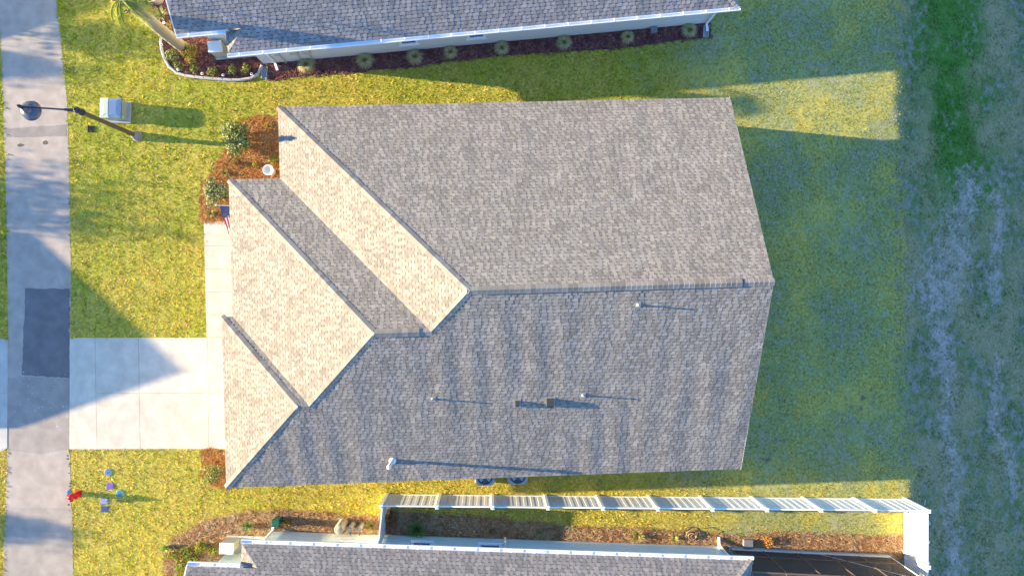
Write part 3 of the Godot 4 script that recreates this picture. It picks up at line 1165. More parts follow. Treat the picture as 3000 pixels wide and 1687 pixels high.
func tuft_mesh(n: int, rad: float, hmin: float, hmax: float, wid: float) -> ArrayMesh:
	var b := MB.new()
	for i in n:
		var a := rng.randf() * TAU
		var r := rad * sqrt(rng.randf())
		var p := Vector3(cos(a) * r, 0, sin(a) * r)
		var h := rng.randf_range(hmin, hmax)
		var la := rng.randf() * TAU
		var lean := Vector3(cos(la), 0, sin(la)) * h * rng.randf_range(1.0, 3.2)
		var w := Vector3(-sin(la), 0, cos(la)) * wid * rng.randf_range(0.7, 1.3)
		var f := rng.randf_range(0.75, 1.2)
		var c := Color(f, f * rng.randf_range(0.94, 1.05), f * 0.95)
		var mid := p + lean * 0.4 + Vector3.UP * h * 0.65
		b.quad(p - w, p + w, mid + w * 0.8, mid - w * 0.8, c)
		b.tri(mid - w * 0.8, mid + w * 0.8, p + lean + Vector3.UP * h, c)
	return b.mesh(M.leaf)

func lawn() -> void:
	var n1 := FastNoiseLite.new()
	n1.seed = 3; n1.frequency = 0.22; n1.fractal_octaves = 3
	var n2 := FastNoiseLite.new()
	n2.seed = 8; n2.frequency = 1.1; n2.fractal_octaves = 3
	var fr := Frame.new(-0.029)
	var house := PackedVector2Array()
	for p in [V(-8.4, -7.6), V(10.3, -7.6), V(10.3, 7.6), V(-11.1, 7.6), V(-11.1, 1.3), V(-10.6, 1.3), V(-10.6, -4.5), V(-8.4, -4.5)]:
		var w := fr.at(p.x, p.y, 0)
		house.append(Vector2(w.x, w.z))
	var top := poly_px([[300, -400], [780, 180], [2078, 58], [2078, -400]])
	var low := poly_px([[560, 1640], [800, 1556], [2105, 1604], [2640, 1628], [2640, 2100], [560, 2100]])
	var avoid := [house, top, low, ROAD, DRIVE, DRIVE2, WALK, BED_MAIN, BED_MAIN2, BED_TOP1, BED_TOP2, BED_LOW, BED_LOW2]
	for q in COVERS:
		var p := P2(q[0], q[1])
		var s: float = 0.15
		avoid.append(PackedVector2Array([p + V(-s, -s), p + V(s, -s), p + V(s, s), p + V(-s, s)]))
	var green := col(0.25, 0.32, 0.02)
	var lime := col(0.46, 0.43, 0.03)
	var gold := col(0.64, 0.48, 0.06)
	var straw := col(0.64, 0.46, 0.15)
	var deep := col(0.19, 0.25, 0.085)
	var xf := []
	var cs := []
	var step := 0.076
	var x := -26.5
	while x < 28.0:
		var z := -15.5
		while z < 15.5:
			var p := Vector2(x + rng.randf_range(-0.05, 0.05), z + rng.randf_range(-0.05, 0.05))
			z += step
			var d := p.x - bank_edge(p.y)
			var a := n1.get_noise_2d(p.x, p.y)
			var b := n2.get_noise_2d(p.x, p.y)
			var sc := rng.randf_range(0.6, 1.15) * (1.0 + 0.35 * b) * (1.5 if rng.randf() < 0.2 else 1.0)
			var k: Color
			if d > 0.0 and rng.randf() > smoothstep(0.9, 0.0, d + 0.5 * b) * 0.7:
				# rough weeds on the bank: sparse, thicker along the wet foot
				var lush := exp(-pow((d - 3.1) / 1.5, 2.0)) * clampf((-p.y - 4.5) / 5.0 + 0.5, 0.0, 1.0)
				if rng.randf() > clampf(0.3 + 0.45 * lush - 0.7 * b - 0.3 * a, 0.06, 0.8):
					continue
				k = [col(0.1, 0.17, 0.05), deep, col(0.3, 0.28, 0.13)][rng.randi() % 3].lerp(col(0.07, 0.19, 0.02), lush)
				sc *= 0.9
			else:
				if inside(p, avoid):
					continue
				var dug := false
				for q in spots:
					dug = dug or Vector2(q.x, q.y).distance_to(p) < q.z * rng.randf_range(0.8, 1.3)
				if dug:
					continue
				# colour belts of the lawn: greener at the top, straw-coloured at the lower left
				var dry := clampf(0.37 + (p.y + 2.0) * 0.052 + 0.75 * a + 0.25 * b, 0.0, 1.0)
				k = green.lerp(lime, clampf(0.5 + dry + b * 0.5, 0.0, 1.0)).lerp(gold, clampf(dry * 1.25 - 0.15, 0.0, 1.0))
				if rng.randf() < 0.12 + 0.2 * dry:
					k = straw
				elif rng.randf() < 0.16:
					k = green
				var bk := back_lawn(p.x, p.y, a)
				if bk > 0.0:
					k = k.lerp(deep.lerp(col(0.40, 0.36, 0.10), clampf(0.45 + 0.9 * b + 0.6 * a, 0.0, 1.0)), bk)  # back-yard tufts tinted duller, shade mixed into their colour
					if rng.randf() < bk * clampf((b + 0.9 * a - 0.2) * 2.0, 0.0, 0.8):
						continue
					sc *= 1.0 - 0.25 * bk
				if p.x < -11.0:
					sc *= 1.0 + 0.16 * sin(p.x * TAU / 0.53)   # mower tracks
				# longer fringe along the kerbless road edge
				if p.x < -19.6:
					sc *= 1.25
			xf.append(Transform3D(Basis(Vector3.UP, rng.randf() * TAU).scaled(Vector3(1.0, rng.randf_range(0.8, 1.2), 1.0) * sc), Vector3(p.x, ground_y(p.x, p.y) - 0.004, p.y)))
			cs.append(vary(k, 0.5))
		x += step
	print("tufts ", xf.size())
	multi("grass", "yellow-green lawn grass covering the yards between the houses", tuft_mesh(12, 0.066, 0.009, 0.033, 0.0062), xf, cs)

# ---------------------------------------------------------------- fence
func fence_run(f: Node3D, a: Vector3, b: Vector3, n: int, last_post := true, first_post := true, face := 1.0) -> void:
	var white := col(0.84, 0.84, 0.83)
	var d := (b - a) / n
	var x := d.normalized()
	var bs := Basis(x, Vector3.UP, x.cross(Vector3.UP))
	var L := d.length()
	var pm := MB.new()
	pm.bx(Vector3(0, 0.93, 0), Vector3(0.13, 1.92, 0.13), white)
	var post := pm.mesh(M.vinyl)
	var cm := MB.new()
	cm.bx(Vector3(0, 1.9, 0), Vector3(0.165, 0.03, 0.165), white)
	var pk := [Vector3(-0.07, 1.915, -0.07), Vector3(0.07, 1.915, -0.07), Vector3(0.07, 1.915, 0.07), Vector3(-0.07, 1.915, 0.07)]
	for k in 4:
		cm.tri(pk[(k + 1) % 4], pk[k], Vector3(0, 1.965, 0), white)
	var cap := cm.mesh(M.vinyl)
	var nb := 14
	var gap := (L - 0.13) / nb
	var bm := MB.new()
	# board with bevelled long edges
	var w := gap - 0.006
	var t := 0.011
	var sec := [V(-w * 0.5, -t * 0.3), V(-w * 0.5 + 0.012, -t), V(w * 0.5 - 0.012, -t), V(w * 0.5, -t * 0.3), V(w * 0.5, t * 0.3), V(w * 0.5 - 0.012, t), V(-w * 0.5 + 0.012, t), V(-w * 0.5, t * 0.3)]
	for k in 8:
		var p: Vector2 = sec[k]
		var q: Vector2 = sec[(k + 1) % 8]
		bm.quad(Vector3(q.x, 0.14, q.y), Vector3(p.x, 0.14, p.y), Vector3(p.x, 1.72, p.y), Vector3(q.x, 1.72, q.y), white)
	var bmesh := bm.mesh(M.vinyl)
	for i in n + 1:
		if (i == 0 and not first_post) or (i == n and not last_post):
			continue
		var p := inst("post", post, f, Transform3D(bs, a + d * i))
		inst("cap", cap, p, Transform3D())
	for i in n:
		var panel := Node3D.new()
		panel.name = "panel"
		panel.transform = Transform3D(bs, a + d * (i + 0.5))
		f.add_child(panel, true)
		for y in [0.12, 1.76]:
			var rm := MB.new()
			rm.bx(Vector3(0, y, 0), Vector3(L - 0.125, 0.14 if y < 1.0 else 0.09, 0.055), white)
			part("rail", rm, M.vinyl, panel)
		for k in nb:
			inst("board", bmesh, panel, Transform3D(Basis(Vector3.UP, rng.randf_range(-0.006, 0.006)), Vector3(-(L - 0.13) * 0.5 + gap * (k + 0.5), 0, (0.0022 if k % 2 else -0.0022) + rng.randf_range(-0.001, 0.001))))

func fences() -> void:
	var c0 := P(1135, 1447)
	var c1 := P(2650, 1461)
	var f := thing("fence", c0, "long white vinyl privacy fence running between the two houses", "fence")
	fence_run(f, Vector3.ZERO, c1 - c0, 10)
	var g := thing("fence", c0, "short white vinyl fence section joining the long fence to the siding wall", "fence")
	fence_run(g, Vector3(0.03, 0, 0.07), Vector3(-0.15, 0, 1.8), 1, true, false)
	var e := thing("fence", c1, "white vinyl fence section along the dirt bank at the screened porch", "fence")
	fence_run(e, Vector3(0, 0, 0.07), Vector3(-0.02, 0, 5.0), 2, true, false)
	var hm := MB.new()
	for q in [[0.05, 1.45], [0.05, 2.4]]:
		hm = MB.new()
		hm.bx(Vector3(q[0], 1.7, q[1]), Vector3(0.14, 0.12, 0.1), col(0.75, 0.77, 0.8))
		part("gate_hinge", hm, M.vinyl, e)

# ---------------------------------------------------------------- screened porch of the lower house
func screen_porch() -> void:
	var a := P(2140, 1606)
	var b := P(2605, 1629)
	var o := thing("screened_porch", a, "screened porch with dark mesh panels and bronze frame at the end of the lower house", "porch")
	var x := (b - a).normalized()
	var z := -x.cross(Vector3.UP)
	z = Vector3(-x.z, 0, x.x)
	var L := (b - a).length()
	var D := 5.0
	var bronze := col(0.16, 0.11, 0.075)
	var bs := Basis(x, Vector3.UP, x.cross(Vector3.UP))
	var s := MB.new()
	s.box(Transform3D(bs, x * L * 0.5 + z * D * 0.5 + Vector3.UP * 0.02), Vector3(L + 0.2, 0.16, D + 0.2), col(0.42, 0.38, 0.33))
	part("floor_slab", s, M.concrete, o)
	s = MB.new()
	s.box(Transform3D(bs, x * L * 0.5 + Vector3.UP * 0.15), Vector3(L, 0.12, 0.09), col(0.6, 0.6, 0.56))
	part("base_rail", s, M.paint, o)
	var hh := 2.75
	var n := 5
	var beam := func(p: Vector3, q: Vector3, th: float) -> void:
		var mb := MB.new()
		mb.tube([p, q], [th, th], 4, bronze)
		part("beam", mb, M.gloss, o)
	for i in n + 1:
		var p := x * (L * i / n)
		var mb := MB.new()
		mb.tube([p + Vector3.UP * 0.2, p + Vector3.UP * hh], [0.035, 0.035], 4, bronze if i < n else col(0.75, 0.74, 0.7))
		part("post", mb, M.gloss, o)
		beam.call(p + Vector3.UP * hh, p + z * D + Vector3.UP * (hh + 0.35), 0.035)
	beam.call(Vector3.UP * hh, x * L + Vector3.UP * hh, 0.04)
	beam.call(Vector3.UP * 0.95, x * L + Vector3.UP * 0.95, 0.025)
	beam.call(x * L + Vector3.UP * hh, x * L + z * D + Vector3.UP * (hh + 0.35), 0.035)
	for k in [1.8, 3.6, 5.0]:
		beam.call(z * k + Vector3.UP * (hh + 0.07 * k), x * L + z * k + Vector3.UP * (hh + 0.07 * k), 0.03)
	var cb := MB.new()
	cb.tube([x * L * 0.55 + Vector3.UP * 0.2, x * L * 0.98 + Vector3.UP * hh], [0.012, 0.012], 6, col(0.6, 0.6, 0.6))
	part("brace_cable", cb, M.gloss, o)
	for i in n:
		for k in [[0.22, 0.92], [0.98, hh - 0.04]]:
			var mb := MB.new()
			mb.box(Transform3D(bs, x * (L * (i + 0.5) / n) + Vector3.UP * (k[0] + k[1]) * 0.5), Vector3(L / n - 0.08, k[1] - k[0], 0.006), col(0.07, 0.052, 0.045))
			part("screen", mb, M.screen, o)
		var rb := MB.new()
		var q0 := x * (L * i / n + 0.04) + Vector3.UP * (hh + 0.01)
		var q1 := x * (L * (i + 1) / n - 0.04) + Vector3.UP * (hh + 0.01)
		var sl := z * D + Vector3.UP * 0.35
		rb.quad(q0, q0 + sl, q1 + sl, q1, col(0.07, 0.052, 0.045))
		part("screen", rb, M.screen, o)
	var eb := MB.new()
	eb.quad(x * (L + 0.0) + Vector3.UP * 0.22, x * L + z * D + Vector3.UP * 0.22, x * L + z * D + Vector3.UP * (hh + 0.3), x * L + Vector3.UP * hh, col(0.07, 0.052, 0.045))
	part("screen", eb, M.screen, o)

# ---------------------------------------------------------------- plants
func shrub(called: String, at: Vector3, rad: float, ht: float, n: int, leaf: float, cols: Array, label: String, group := "", lobes := 6) -> Node3D:
	var o := thing(called, at, label, "shrub", group)
	var st := MB.new()
	var lob := []
	for i in lobes:
		var a := TAU * i / lobes + rng.randf_range(-0.4, 0.4)
		var r := rad * rng.randf_range(0.3, 0.66)
		var c := Vector3(cos(a) * r, ht * rng.randf_range(0.45, 0.72), sin(a) * r)
		lob.append([c, rad * rng.randf_range(0.34, 0.52)])
		st.tube([Vector3.ZERO, c * 0.55 + Vector3.UP * 0.02, c], [0.018, 0.012, 0.005], 5, col(0.12, 0.08, 0.05), false)
	lob.append([Vector3(0, ht * 0.72, 0), rad * 0.5])
	part("stems", st, M.bark, o)
	var b := MB.new()
	for i in n:
		var l: Array = lob[rng.randi() % lob.size()]
		var d := Vector3(rng.randfn(), rng.randfn() * 0.8, rng.randfn()).normalized()
		var p: Vector3 = l[0] + d * l[1] * pow(rng.randf(), 0.35) * rng.randf_range(0.8, 1.15)
		if p.y < 0.04:
			p.y = 0.04 + rng.randf() * 0.05
		var nd := (d + Vector3(rng.randfn(), rng.randfn() + 0.8, rng.randfn()) * 0.55).normalized()
		var t := nd.cross(Vector3(rng.randfn(), rng.randfn(), rng.randfn())).normalized()
		var s := t.cross(nd)
		var L := leaf * rng.randf_range(0.7, 1.35)
		var c := vary(cols[rng.randi() % cols.size()], 0.25)
		var tip := p + t * L - nd * L * 0.18
		b.tri(p, p + t * L * 0.45 + s * L * 0.27, tip, c)
		b.tri(p, tip, p + t * L * 0.45 - s * L * 0.27, c)
	part("foliage", b, M.leaf, o)
	return o

# plant of long arching blades (ornamental grass, yucca, lily)
func blades(called: String, at: Vector3, rad: float, ht: float, n: int, wid: float, cols: Array, label: String, group := "", droop := 1.0) -> Node3D:
	var o := thing(called, at, label, "plant", group)
	var b := MB.new()
	for i in n:
		var a := rng.randf() * TAU
		var out := Vector3(cos(a), 0, sin(a))
		var reach := rad * sqrt(rng.randf()) * 1.1
		var h := ht * rng.randf_range(0.7, 1.1)
		var s := Vector3(-sin(a), 0, cos(a)) * wid * rng.randf_range(0.7, 1.2)
		var c := vary(cols[rng.randi() % cols.size()], 0.22)
		var last := out * rad * 0.08 * rng.randf()
		var lw := s
		for k in range(1, 5):
			var f := k / 4.0
			var y := h * (1.6 * f - droop * f * f * (0.6 + 0.5 * reach / rad))
			var p := out * (rad * 0.06 + reach * f) + Vector3.UP * maxf(y, 0.03)
			var w := s * (1.0 - f * 0.9)
			b.quad(last - lw, last + lw, p + w, p - w, c)
			last = p
			lw = w
	part("leaves", b, M.leaf, o)
	var cr := MB.new()
	cr.lathe(Transform3D(Basis(), Vector3.ZERO), [V(rad * 0.16, 0.0), V(rad * 0.13, 0.06), V(rad * 0.04, 0.1), V(0.0, 0.1)], 7, col(0.16, 0.12, 0.06))
	part("crown", cr, M.bark, o)
	return o

func palm(at: Vector3, ht: float, rad: float, fr_len: float, n: int, label: String, group := "") -> void:
	var o := thing("palm_tree", at, label, "palm tree", group)
	var b := MB.new()
	var pts := []
	var rr := []
	var k := 22
	for i in k + 1:
		var f := float(i) / k
		pts.append(Vector3(0.04 * sin(f * 3.0), ht * f - 0.05, 0.03 * sin(f * 5.0)))
		rr.append(rad * (1.18 - 0.22 * f) * (1.05 if i % 2 else 0.97) * (1.25 if i == 0 else 1.0))
	b.tube(pts, rr, 12, col(0.44, 0.37, 0.25))
	part("trunk", b, M.bark, o)
	b = MB.new()
	for i in 26:
		var a := rng.randf() * TAU
		var y := ht * rng.randf_range(0.86, 1.0)
		var p := Vector3(cos(a) * rad, y, sin(a) * rad)
		b.tube([p, p + Vector3(cos(a) * 0.14, 0.12, sin(a) * 0.14)], [0.045, 0.02], 5, vary(col(0.34, 0.27, 0.17), 0.2))
	part("boots", b, M.bark, o)
	for i in n:
		var a := TAU * i / n * 2.4 + rng.randf_range(-0.2, 0.2)
		var lift := rng.randf_range(-0.9, 1.0)
		var out := Vector3(cos(a), 0, sin(a))
		var side := Vector3(-sin(a), 0, cos(a))
		var fb := MB.new()
		var c := vary(col(0.2, 0.26, 0.04).lerp(col(0.6, 0.5, 0.12), clampf(0.45 - lift * 0.6, 0.0, 1.0)), 0.15)
		var path := []
		var rd := []
		for s in 8:
			var f := s / 7.0
			path.append(Vector3(0, ht, 0) + out * (rad * 0.5 + fr_len * f * (0.9 - 0.2 * f * absf(1.0 - lift))) + Vector3.UP * fr_len * (lift * 0.8 * f - 1.0 * f * f))
			rd.append(0.022 * (1.0 - 0.8 * f))
		fb.tube(path, rd, 5, c)
		for s in range(2, 26):
			var f := s / 26.0 * 7.0
			var q: Vector3 = path[mini(int(f), 6)].lerp(path[mini(int(f), 6) + 1], f - int(f))
			for sg in [-1.0, 1.0]:
				var L := fr_len * 0.36 * sin(PI * (0.12 + 0.8 * s / 26.0))
				var tip: Vector3 = q + side * sg * L * 0.75 + out * L * 0.5 - Vector3.UP * L * rng.randf_range(0.3, 0.75)
				fb.tri(q - out * 0.011, q + out * 0.011, tip, vary(c, 0.25))
		part("frond", fb, M.leaf, o)

func tree(at: Vector3, ht: float, crown: float, clear: float, n: int, label: String) -> void:
	var o := thing("tree", at, label, "tree", "trees across the street")
	var b := MB.new()
	b.tube([Vector3(0, -0.05, 0), Vector3(0.02, clear, 0.01), Vector3(0, ht * 0.85, 0)], [0.06, 0.045, 0.015], 8, col(0.2, 0.15, 0.1))
	for i in 8:
		var a := rng.randf() * TAU
		var y := lerpf(clear, ht * 0.8, rng.randf())
		b.tube([Vector3(0, y, 0), Vector3(cos(a) * crown * 0.7, y + 0.4, sin(a) * crown * 0.7)], [0.02, 0.006], 5, col(0.2, 0.15, 0.1))
	part("trunk", b, M.bark, o)
	var f := MB.new()
	for i in n:
		var d := Vector3(rng.randfn(), rng.randfn(), rng.randfn()) * 0.48
		var p := Vector3(d.x * crown, lerpf(clear, ht, 0.5) + d.y * (ht - clear) * 0.55, d.z * crown)
		var nd := Vector3(rng.randfn(), rng.randfn(), rng.randfn()).normalized()
		var t := nd.cross(Vector3.UP).normalized()
		var L := rng.randf_range(0.09, 0.17)
		f.tri(p, p + t * L + nd.cross(t) * L * 0.4, p + t * L * 1.4, vary(col(0.07, 0.12, 0.03), 0.2))
		f.tri(p, p + t * L * 1.4, p + t * L - nd.cross(t) * L * 0.4, vary(col(0.07, 0.12, 0.03), 0.2))
	part("crown", f, M.leaf, o)

func planting() -> void:
	var dk := [col(0.10, 0.15, 0.04), col(0.15, 0.21, 0.05), col(0.26, 0.29, 0.09), col(0.42, 0.40, 0.2)]
	var yl := [col(0.2, 0.24, 0.04), col(0.3, 0.3, 0.06), col(0.12, 0.18, 0.04), col(0.36, 0.30, 0.08)]
	# beds of the house in the middle
	shrub("shrub", P(706, 416), 0.88, 1.15, 2800, 0.1, dk, "large dark green shrub in orange pine straw by the lamp post shadow", "", 9)
	shrub("shrub", P(642, 566), 0.8, 0.85, 2200, 0.09, dk + [col(0.3, 0.28, 0.2)], "broad leafy shrub tucked under the roof corner beside the flag", "", 8)
	shrub("shrub", P(634, 1382), 0.62, 0.85, 900, 0.08, dk + yl, "light green shrub on pine straw against the garage corner", "", 7)
	blades("leafy_plant", P(660, 508), 0.26, 0.3, 60, 0.014, [col(0.15, 0.2, 0.05), col(0.3, 0.28, 0.1)], "small strappy green plant in pine straw near the broad shrub")
	blades("leafy_plant", P(618, 626), 0.26, 0.28, 60, 0.014, [col(0.18, 0.24, 0.06), col(0.34, 0.34, 0.14)], "small strappy plant in pine straw at the end of the walkway")
	shrub("shrub", P(806, 470), 0.26, 0.4, 260, 0.06, yl, "small yellow-green shrub behind the white birdbath", "", 4)
	shrub("shrub", P(748, 482), 0.2, 0.22, 130, 0.06, [col(0.45, 0.36, 0.05), col(0.3, 0.3, 0.05)], "small golden plant in pine straw below the large dark shrub", "", 4)
	shrub("shrub", P(690, 478), 0.3, 0.3, 160, 0.06, [col(0.3, 0.2, 0.08), col(0.24, 0.22, 0.06)], "low brownish plant in pine straw below the large dark shrub", "", 4)
	shrub("shrub", P(790, 368), 0.3, 0.25, 170, 0.05, [col(0.34, 0.24, 0.07), col(0.22, 0.22, 0.06)], "low straw-coloured ground plant at the top of the pine straw bed", "", 4)
	# curved bed of the upper house
	var mix := dk + yl
	shrub("shrub", P(512, 165), 0.38, 0.5, 480, 0.07, dk, "dark green shrub inside the curved concrete border by the palm", "", 6)
	shrub("shrub", P(566, 165), 0.5, 0.75, 800, 0.075, yl + [col(0.4, 0.06, 0.03)], "big bushy yellow-green shrub with red tips in the curved bed", "", 7)
	var i := 0
	for q in [[527, 196, 0.26], [572, 206, 0.28], [628, 214, 0.29], [684, 210, 0.28], [724, 206, 0.26]]:
		var words := ["small round shrub at the sharp bend of the concrete border", "small round shrub just below the big bushy red-tipped shrub", "small round shrub in the middle of the curved bed, alone on the mulch", "small round shrub of the pair near the downspout, farther from it", "small round shrub of the pair near the downspout, closer to it"]
		shrub("shrub", P(q[0], q[1]), q[2], 0.38, 330, 0.06, mix, words[i], "small shrubs along the curved border", 5)
		i += 1
	blades("yucca", P(474, 48), 0.42, 0.5, 90, 0.016, [col(0.3, 0.36, 0.12), col(0.42, 0.42, 0.2), col(0.18, 0.26, 0.06)], "spiky pale green yucca on mulch beside the palm trunk")
	blades("yucca", P(432, 12), 0.42, 0.5, 90, 0.016, [col(0.26, 0.32, 0.1), col(0.42, 0.42, 0.2)], "spiky yucca under the palm crown, next to the boulder")
	shrub("shrub", P(508, 82), 0.24, 0.4, 260, 0.06, [col(0.3, 0.34, 0.08), col(0.45, 0.03, 0.03), col(0.2, 0.28, 0.06)], "small shrub with red leaves against the upper house's gable end", "", 4)
	for q in [[898, 190], [1070, 178], [1216, 168], [1320, 154], [1470, 142], [1652, 126], [1838, 110], [2018, 90]]:
		blades("ornamental_grass", P(q[0], q[1]), rng.randf_range(0.32, 0.44), rng.randf_range(0.4, 0.52), 620, 0.009, [col(0.55, 0.48, 0.24), col(0.64, 0.56, 0.34), col(0.4, 0.38, 0.15)], "clump of tan ornamental grass in the purple mulch strip under the stucco wall", "ornamental grass clumps along the stucco wall", 1.25)
	palm(P(540, 142), 5.5, 0.225, 1.05, 17, "palm tree leaning its crown over the lawn in front of the upper house")
	# beds of the lower house
	blades("leafy_plant", P(730, 1538), 0.36, 0.45, 160, 0.012, [col(0.2, 0.28, 0.1), col(0.34, 0.36, 0.16), col(0.12, 0.2, 0.06)], "rounded pale green spiky plant in straw near the green bin")
	var k := 0
	for q in [[520, 1618, 0.36], [560, 1610, 0.42], [598, 1592, 0.4], [540, 1650, 0.45], [575, 1640, 0.4], [628, 1604, 0.34], [535, 1685, 0.45]]:
		shrub("shrub", P(q[0], q[1]), q[2], 0.55, 560, 0.075, [col(0.09, 0.17, 0.03), col(0.2, 0.28, 0.04), col(0.3, 0.34, 0.06), col(0.4, 0.16, 0.06)], "glossy green shrub in the clustered hedge at the lower house's front corner", "hedge shrubs at the lower house's front corner", 5)
	blades("yucca", P(487, 1600), 0.36, 0.45, 70, 0.015, [col(0.26, 0.36, 0.08), col(0.4, 0.42, 0.14)], "bright spiky plant at the tip of the lower house's straw bed")
	blades("leafy_plant", P(1088, 1538), 0.42, 0.5, 40, 0.012, [col(0.3, 0.34, 0.08), col(0.36, 0.34, 0.1)], "sparse long-leaved plant between the beige tanks and the short fence")
	shrub("shrub", P(1146, 1512), 0.4, 0.45, 340, 0.1, [col(0.3, 0.15, 0.06), col(0.4, 0.24, 0.1), col(0.2, 0.1, 0.05)], "dried brown leafy plant in the corner behind the fence", "", 5)
	blades("leafy_plant", P(1222, 1548), 0.5, 0.6, 220, 0.011, [col(0.12, 0.22, 0.05), col(0.2, 0.3, 0.08)], "large fountain-like green plant under the siding wall's first window")
	blades("leafy_plant", P(1440, 1556), 0.24, 0.2, 60, 0.01, [col(0.24, 0.15, 0.07), col(0.16, 0.12, 0.06)], "small withered brown plant under the siding wall's second window")
	blades("leafy_plant", P(1582, 1560), 0.36, 0.32, 60, 0.011, [col(0.22, 0.26, 0.1), col(0.4, 0.36, 0.2)], "sparse spiky plant at the shaded end of the straw strip past the downspout")
	blades("leafy_plant", P(1868, 1566), 0.46, 0.42, 110, 0.013, [col(0.45, 0.36, 0.08), col(0.34, 0.34, 0.08), col(0.5, 0.42, 0.2)], "yellow arching plant in dry straw along the siding wall")
	blades("leafy_plant", P(1975, 1572), 0.3, 0.35, 60, 0.012, [col(0.42, 0.4, 0.12), col(0.3, 0.34, 0.1)], "small yellow-green spiky plant beside the garden hose coil")
	shrub("shrub", P(2250, 1580), 0.36, 0.35, 300, 0.06, [col(0.42, 0.22, 0.06), col(0.36, 0.16, 0.05)], "dry orange mound of growth beside the screened porch", "", 5)
	shrub("shrub", P(840, 1530), 0.25, 0.25, 150, 0.07, [col(0.4, 0.2, 0.06), col(0.3, 0.26, 0.06)], "small rusty plant in straw right of the green bin", "", 4)

# ---------------------------------------------------------------- things
const COVERS := [[316, 1383], [322, 1424], [350, 1445], [305, 1468], [306, 1491]]

func street_lamp() -> void:
	var at := P(401, 399)
	var o := thing("street_lamp", at, "dark bronze street lamp with a curved arm over the road", "street lamp")
	var bz := col(0.11, 0.085, 0.055)
	var b := MB.new()
	b.lathe(Transform3D(), [V(0.24, -0.05), V(0.24, 0.03), V(0.2, 0.1), V(0.19, 0.28), V(0.13, 0.4), V(0.1, 0.46), V(0.0, 0.46)], 20, col(0.34, 0.32, 0.3))
	part("base", b, M.concrete, o)
	b = MB.new()
	b.lathe(Transform3D(), [V(0.11, 0.44), V(0.1, 1.0), V(0.09, 4.4), V(0.0, 4.4)], 16, bz)
	part("pole", b, M.gloss, o)
	var dk := col(0.02, 0.025, 0.04)
	b = MB.new()
	b.lathe(Transform3D(), [V(0.092, 4.25), V(0.14, 4.28), V(0.14, 4.36), V(0.11, 4.4), V(0.11, 4.58), V(0.13, 4.6), V(0.13, 4.66), V(0.08, 4.7), V(0.05, 4.76), V(0.06, 4.8), V(0.0, 4.85)], 16, col(0.03, 0.035, 0.045))
	part("pole_cap", b, M.gloss, o)
	var tip := P(54, 312, 4.72) - at
	var dir := Vector3(tip.x, 0, tip.z).normalized()
	var L := Vector2(tip.x, tip.z).length()
	var pts := []
	var rad := []
	for i in 9:
		var f := i / 8.0
		pts.append(dir * (L * f) + Vector3.UP * (4.56 + 0.14 * sin(f * PI * 0.5)))
		rad.append(0.036)
	b = MB.new()
	b.tube(pts, rad, 10, dk)
	b.tube([dir * 0.08 + Vector3.UP * 4.3, dir * 0.3 + Vector3.UP * 4.36, dir * 0.62 + Vector3.UP * 4.6], [0.03, 0.03, 0.024], 8, dk)
	b.tube([dir * 0.05 + Vector3.UP * 4.56, dir * 0.5 + Vector3.UP * 4.62], [0.085, 0.05], 10, dk)
	part("arm", b, M.gloss, o)
	b = MB.new()
	var hd := P(84, 322, 4.15) - at
	hd.y = 0.0
	b.lathe(Transform3D(Basis(), hd), [V(0.0, 4.5), V(0.06, 4.52), V(0.07, 4.6), V(0.07, 4.76), V(0.04, 4.8), V(0.03, 4.86), V(0.0, 4.9)], 12, dk)
	part("finial", b, M.gloss, o)
	b = MB.new()
	b.lathe(Transform3D(Basis(), hd), [V(0.39, 4.0), V(0.41, 4.02), V(0.37, 4.14), V(0.28, 4.24), V(0.18, 4.29), V(0.15, 4.36), V(0.14, 4.44), V(0.1, 4.5), V(0.07, 4.56)], 28, col(0.07, 0.075, 0.12))
	var sh := part("lamp_shade", b, M.sheen, o)
	b = MB.new()
	b.lathe(Transform3D(Basis(), hd), [V(0.0, 3.94), V(0.2, 3.96), V(0.3, 4.02), V(0.34, 4.06)], 20, col(0.6, 0.6, 0.58))
	part("lens", b, M.gloss, sh)

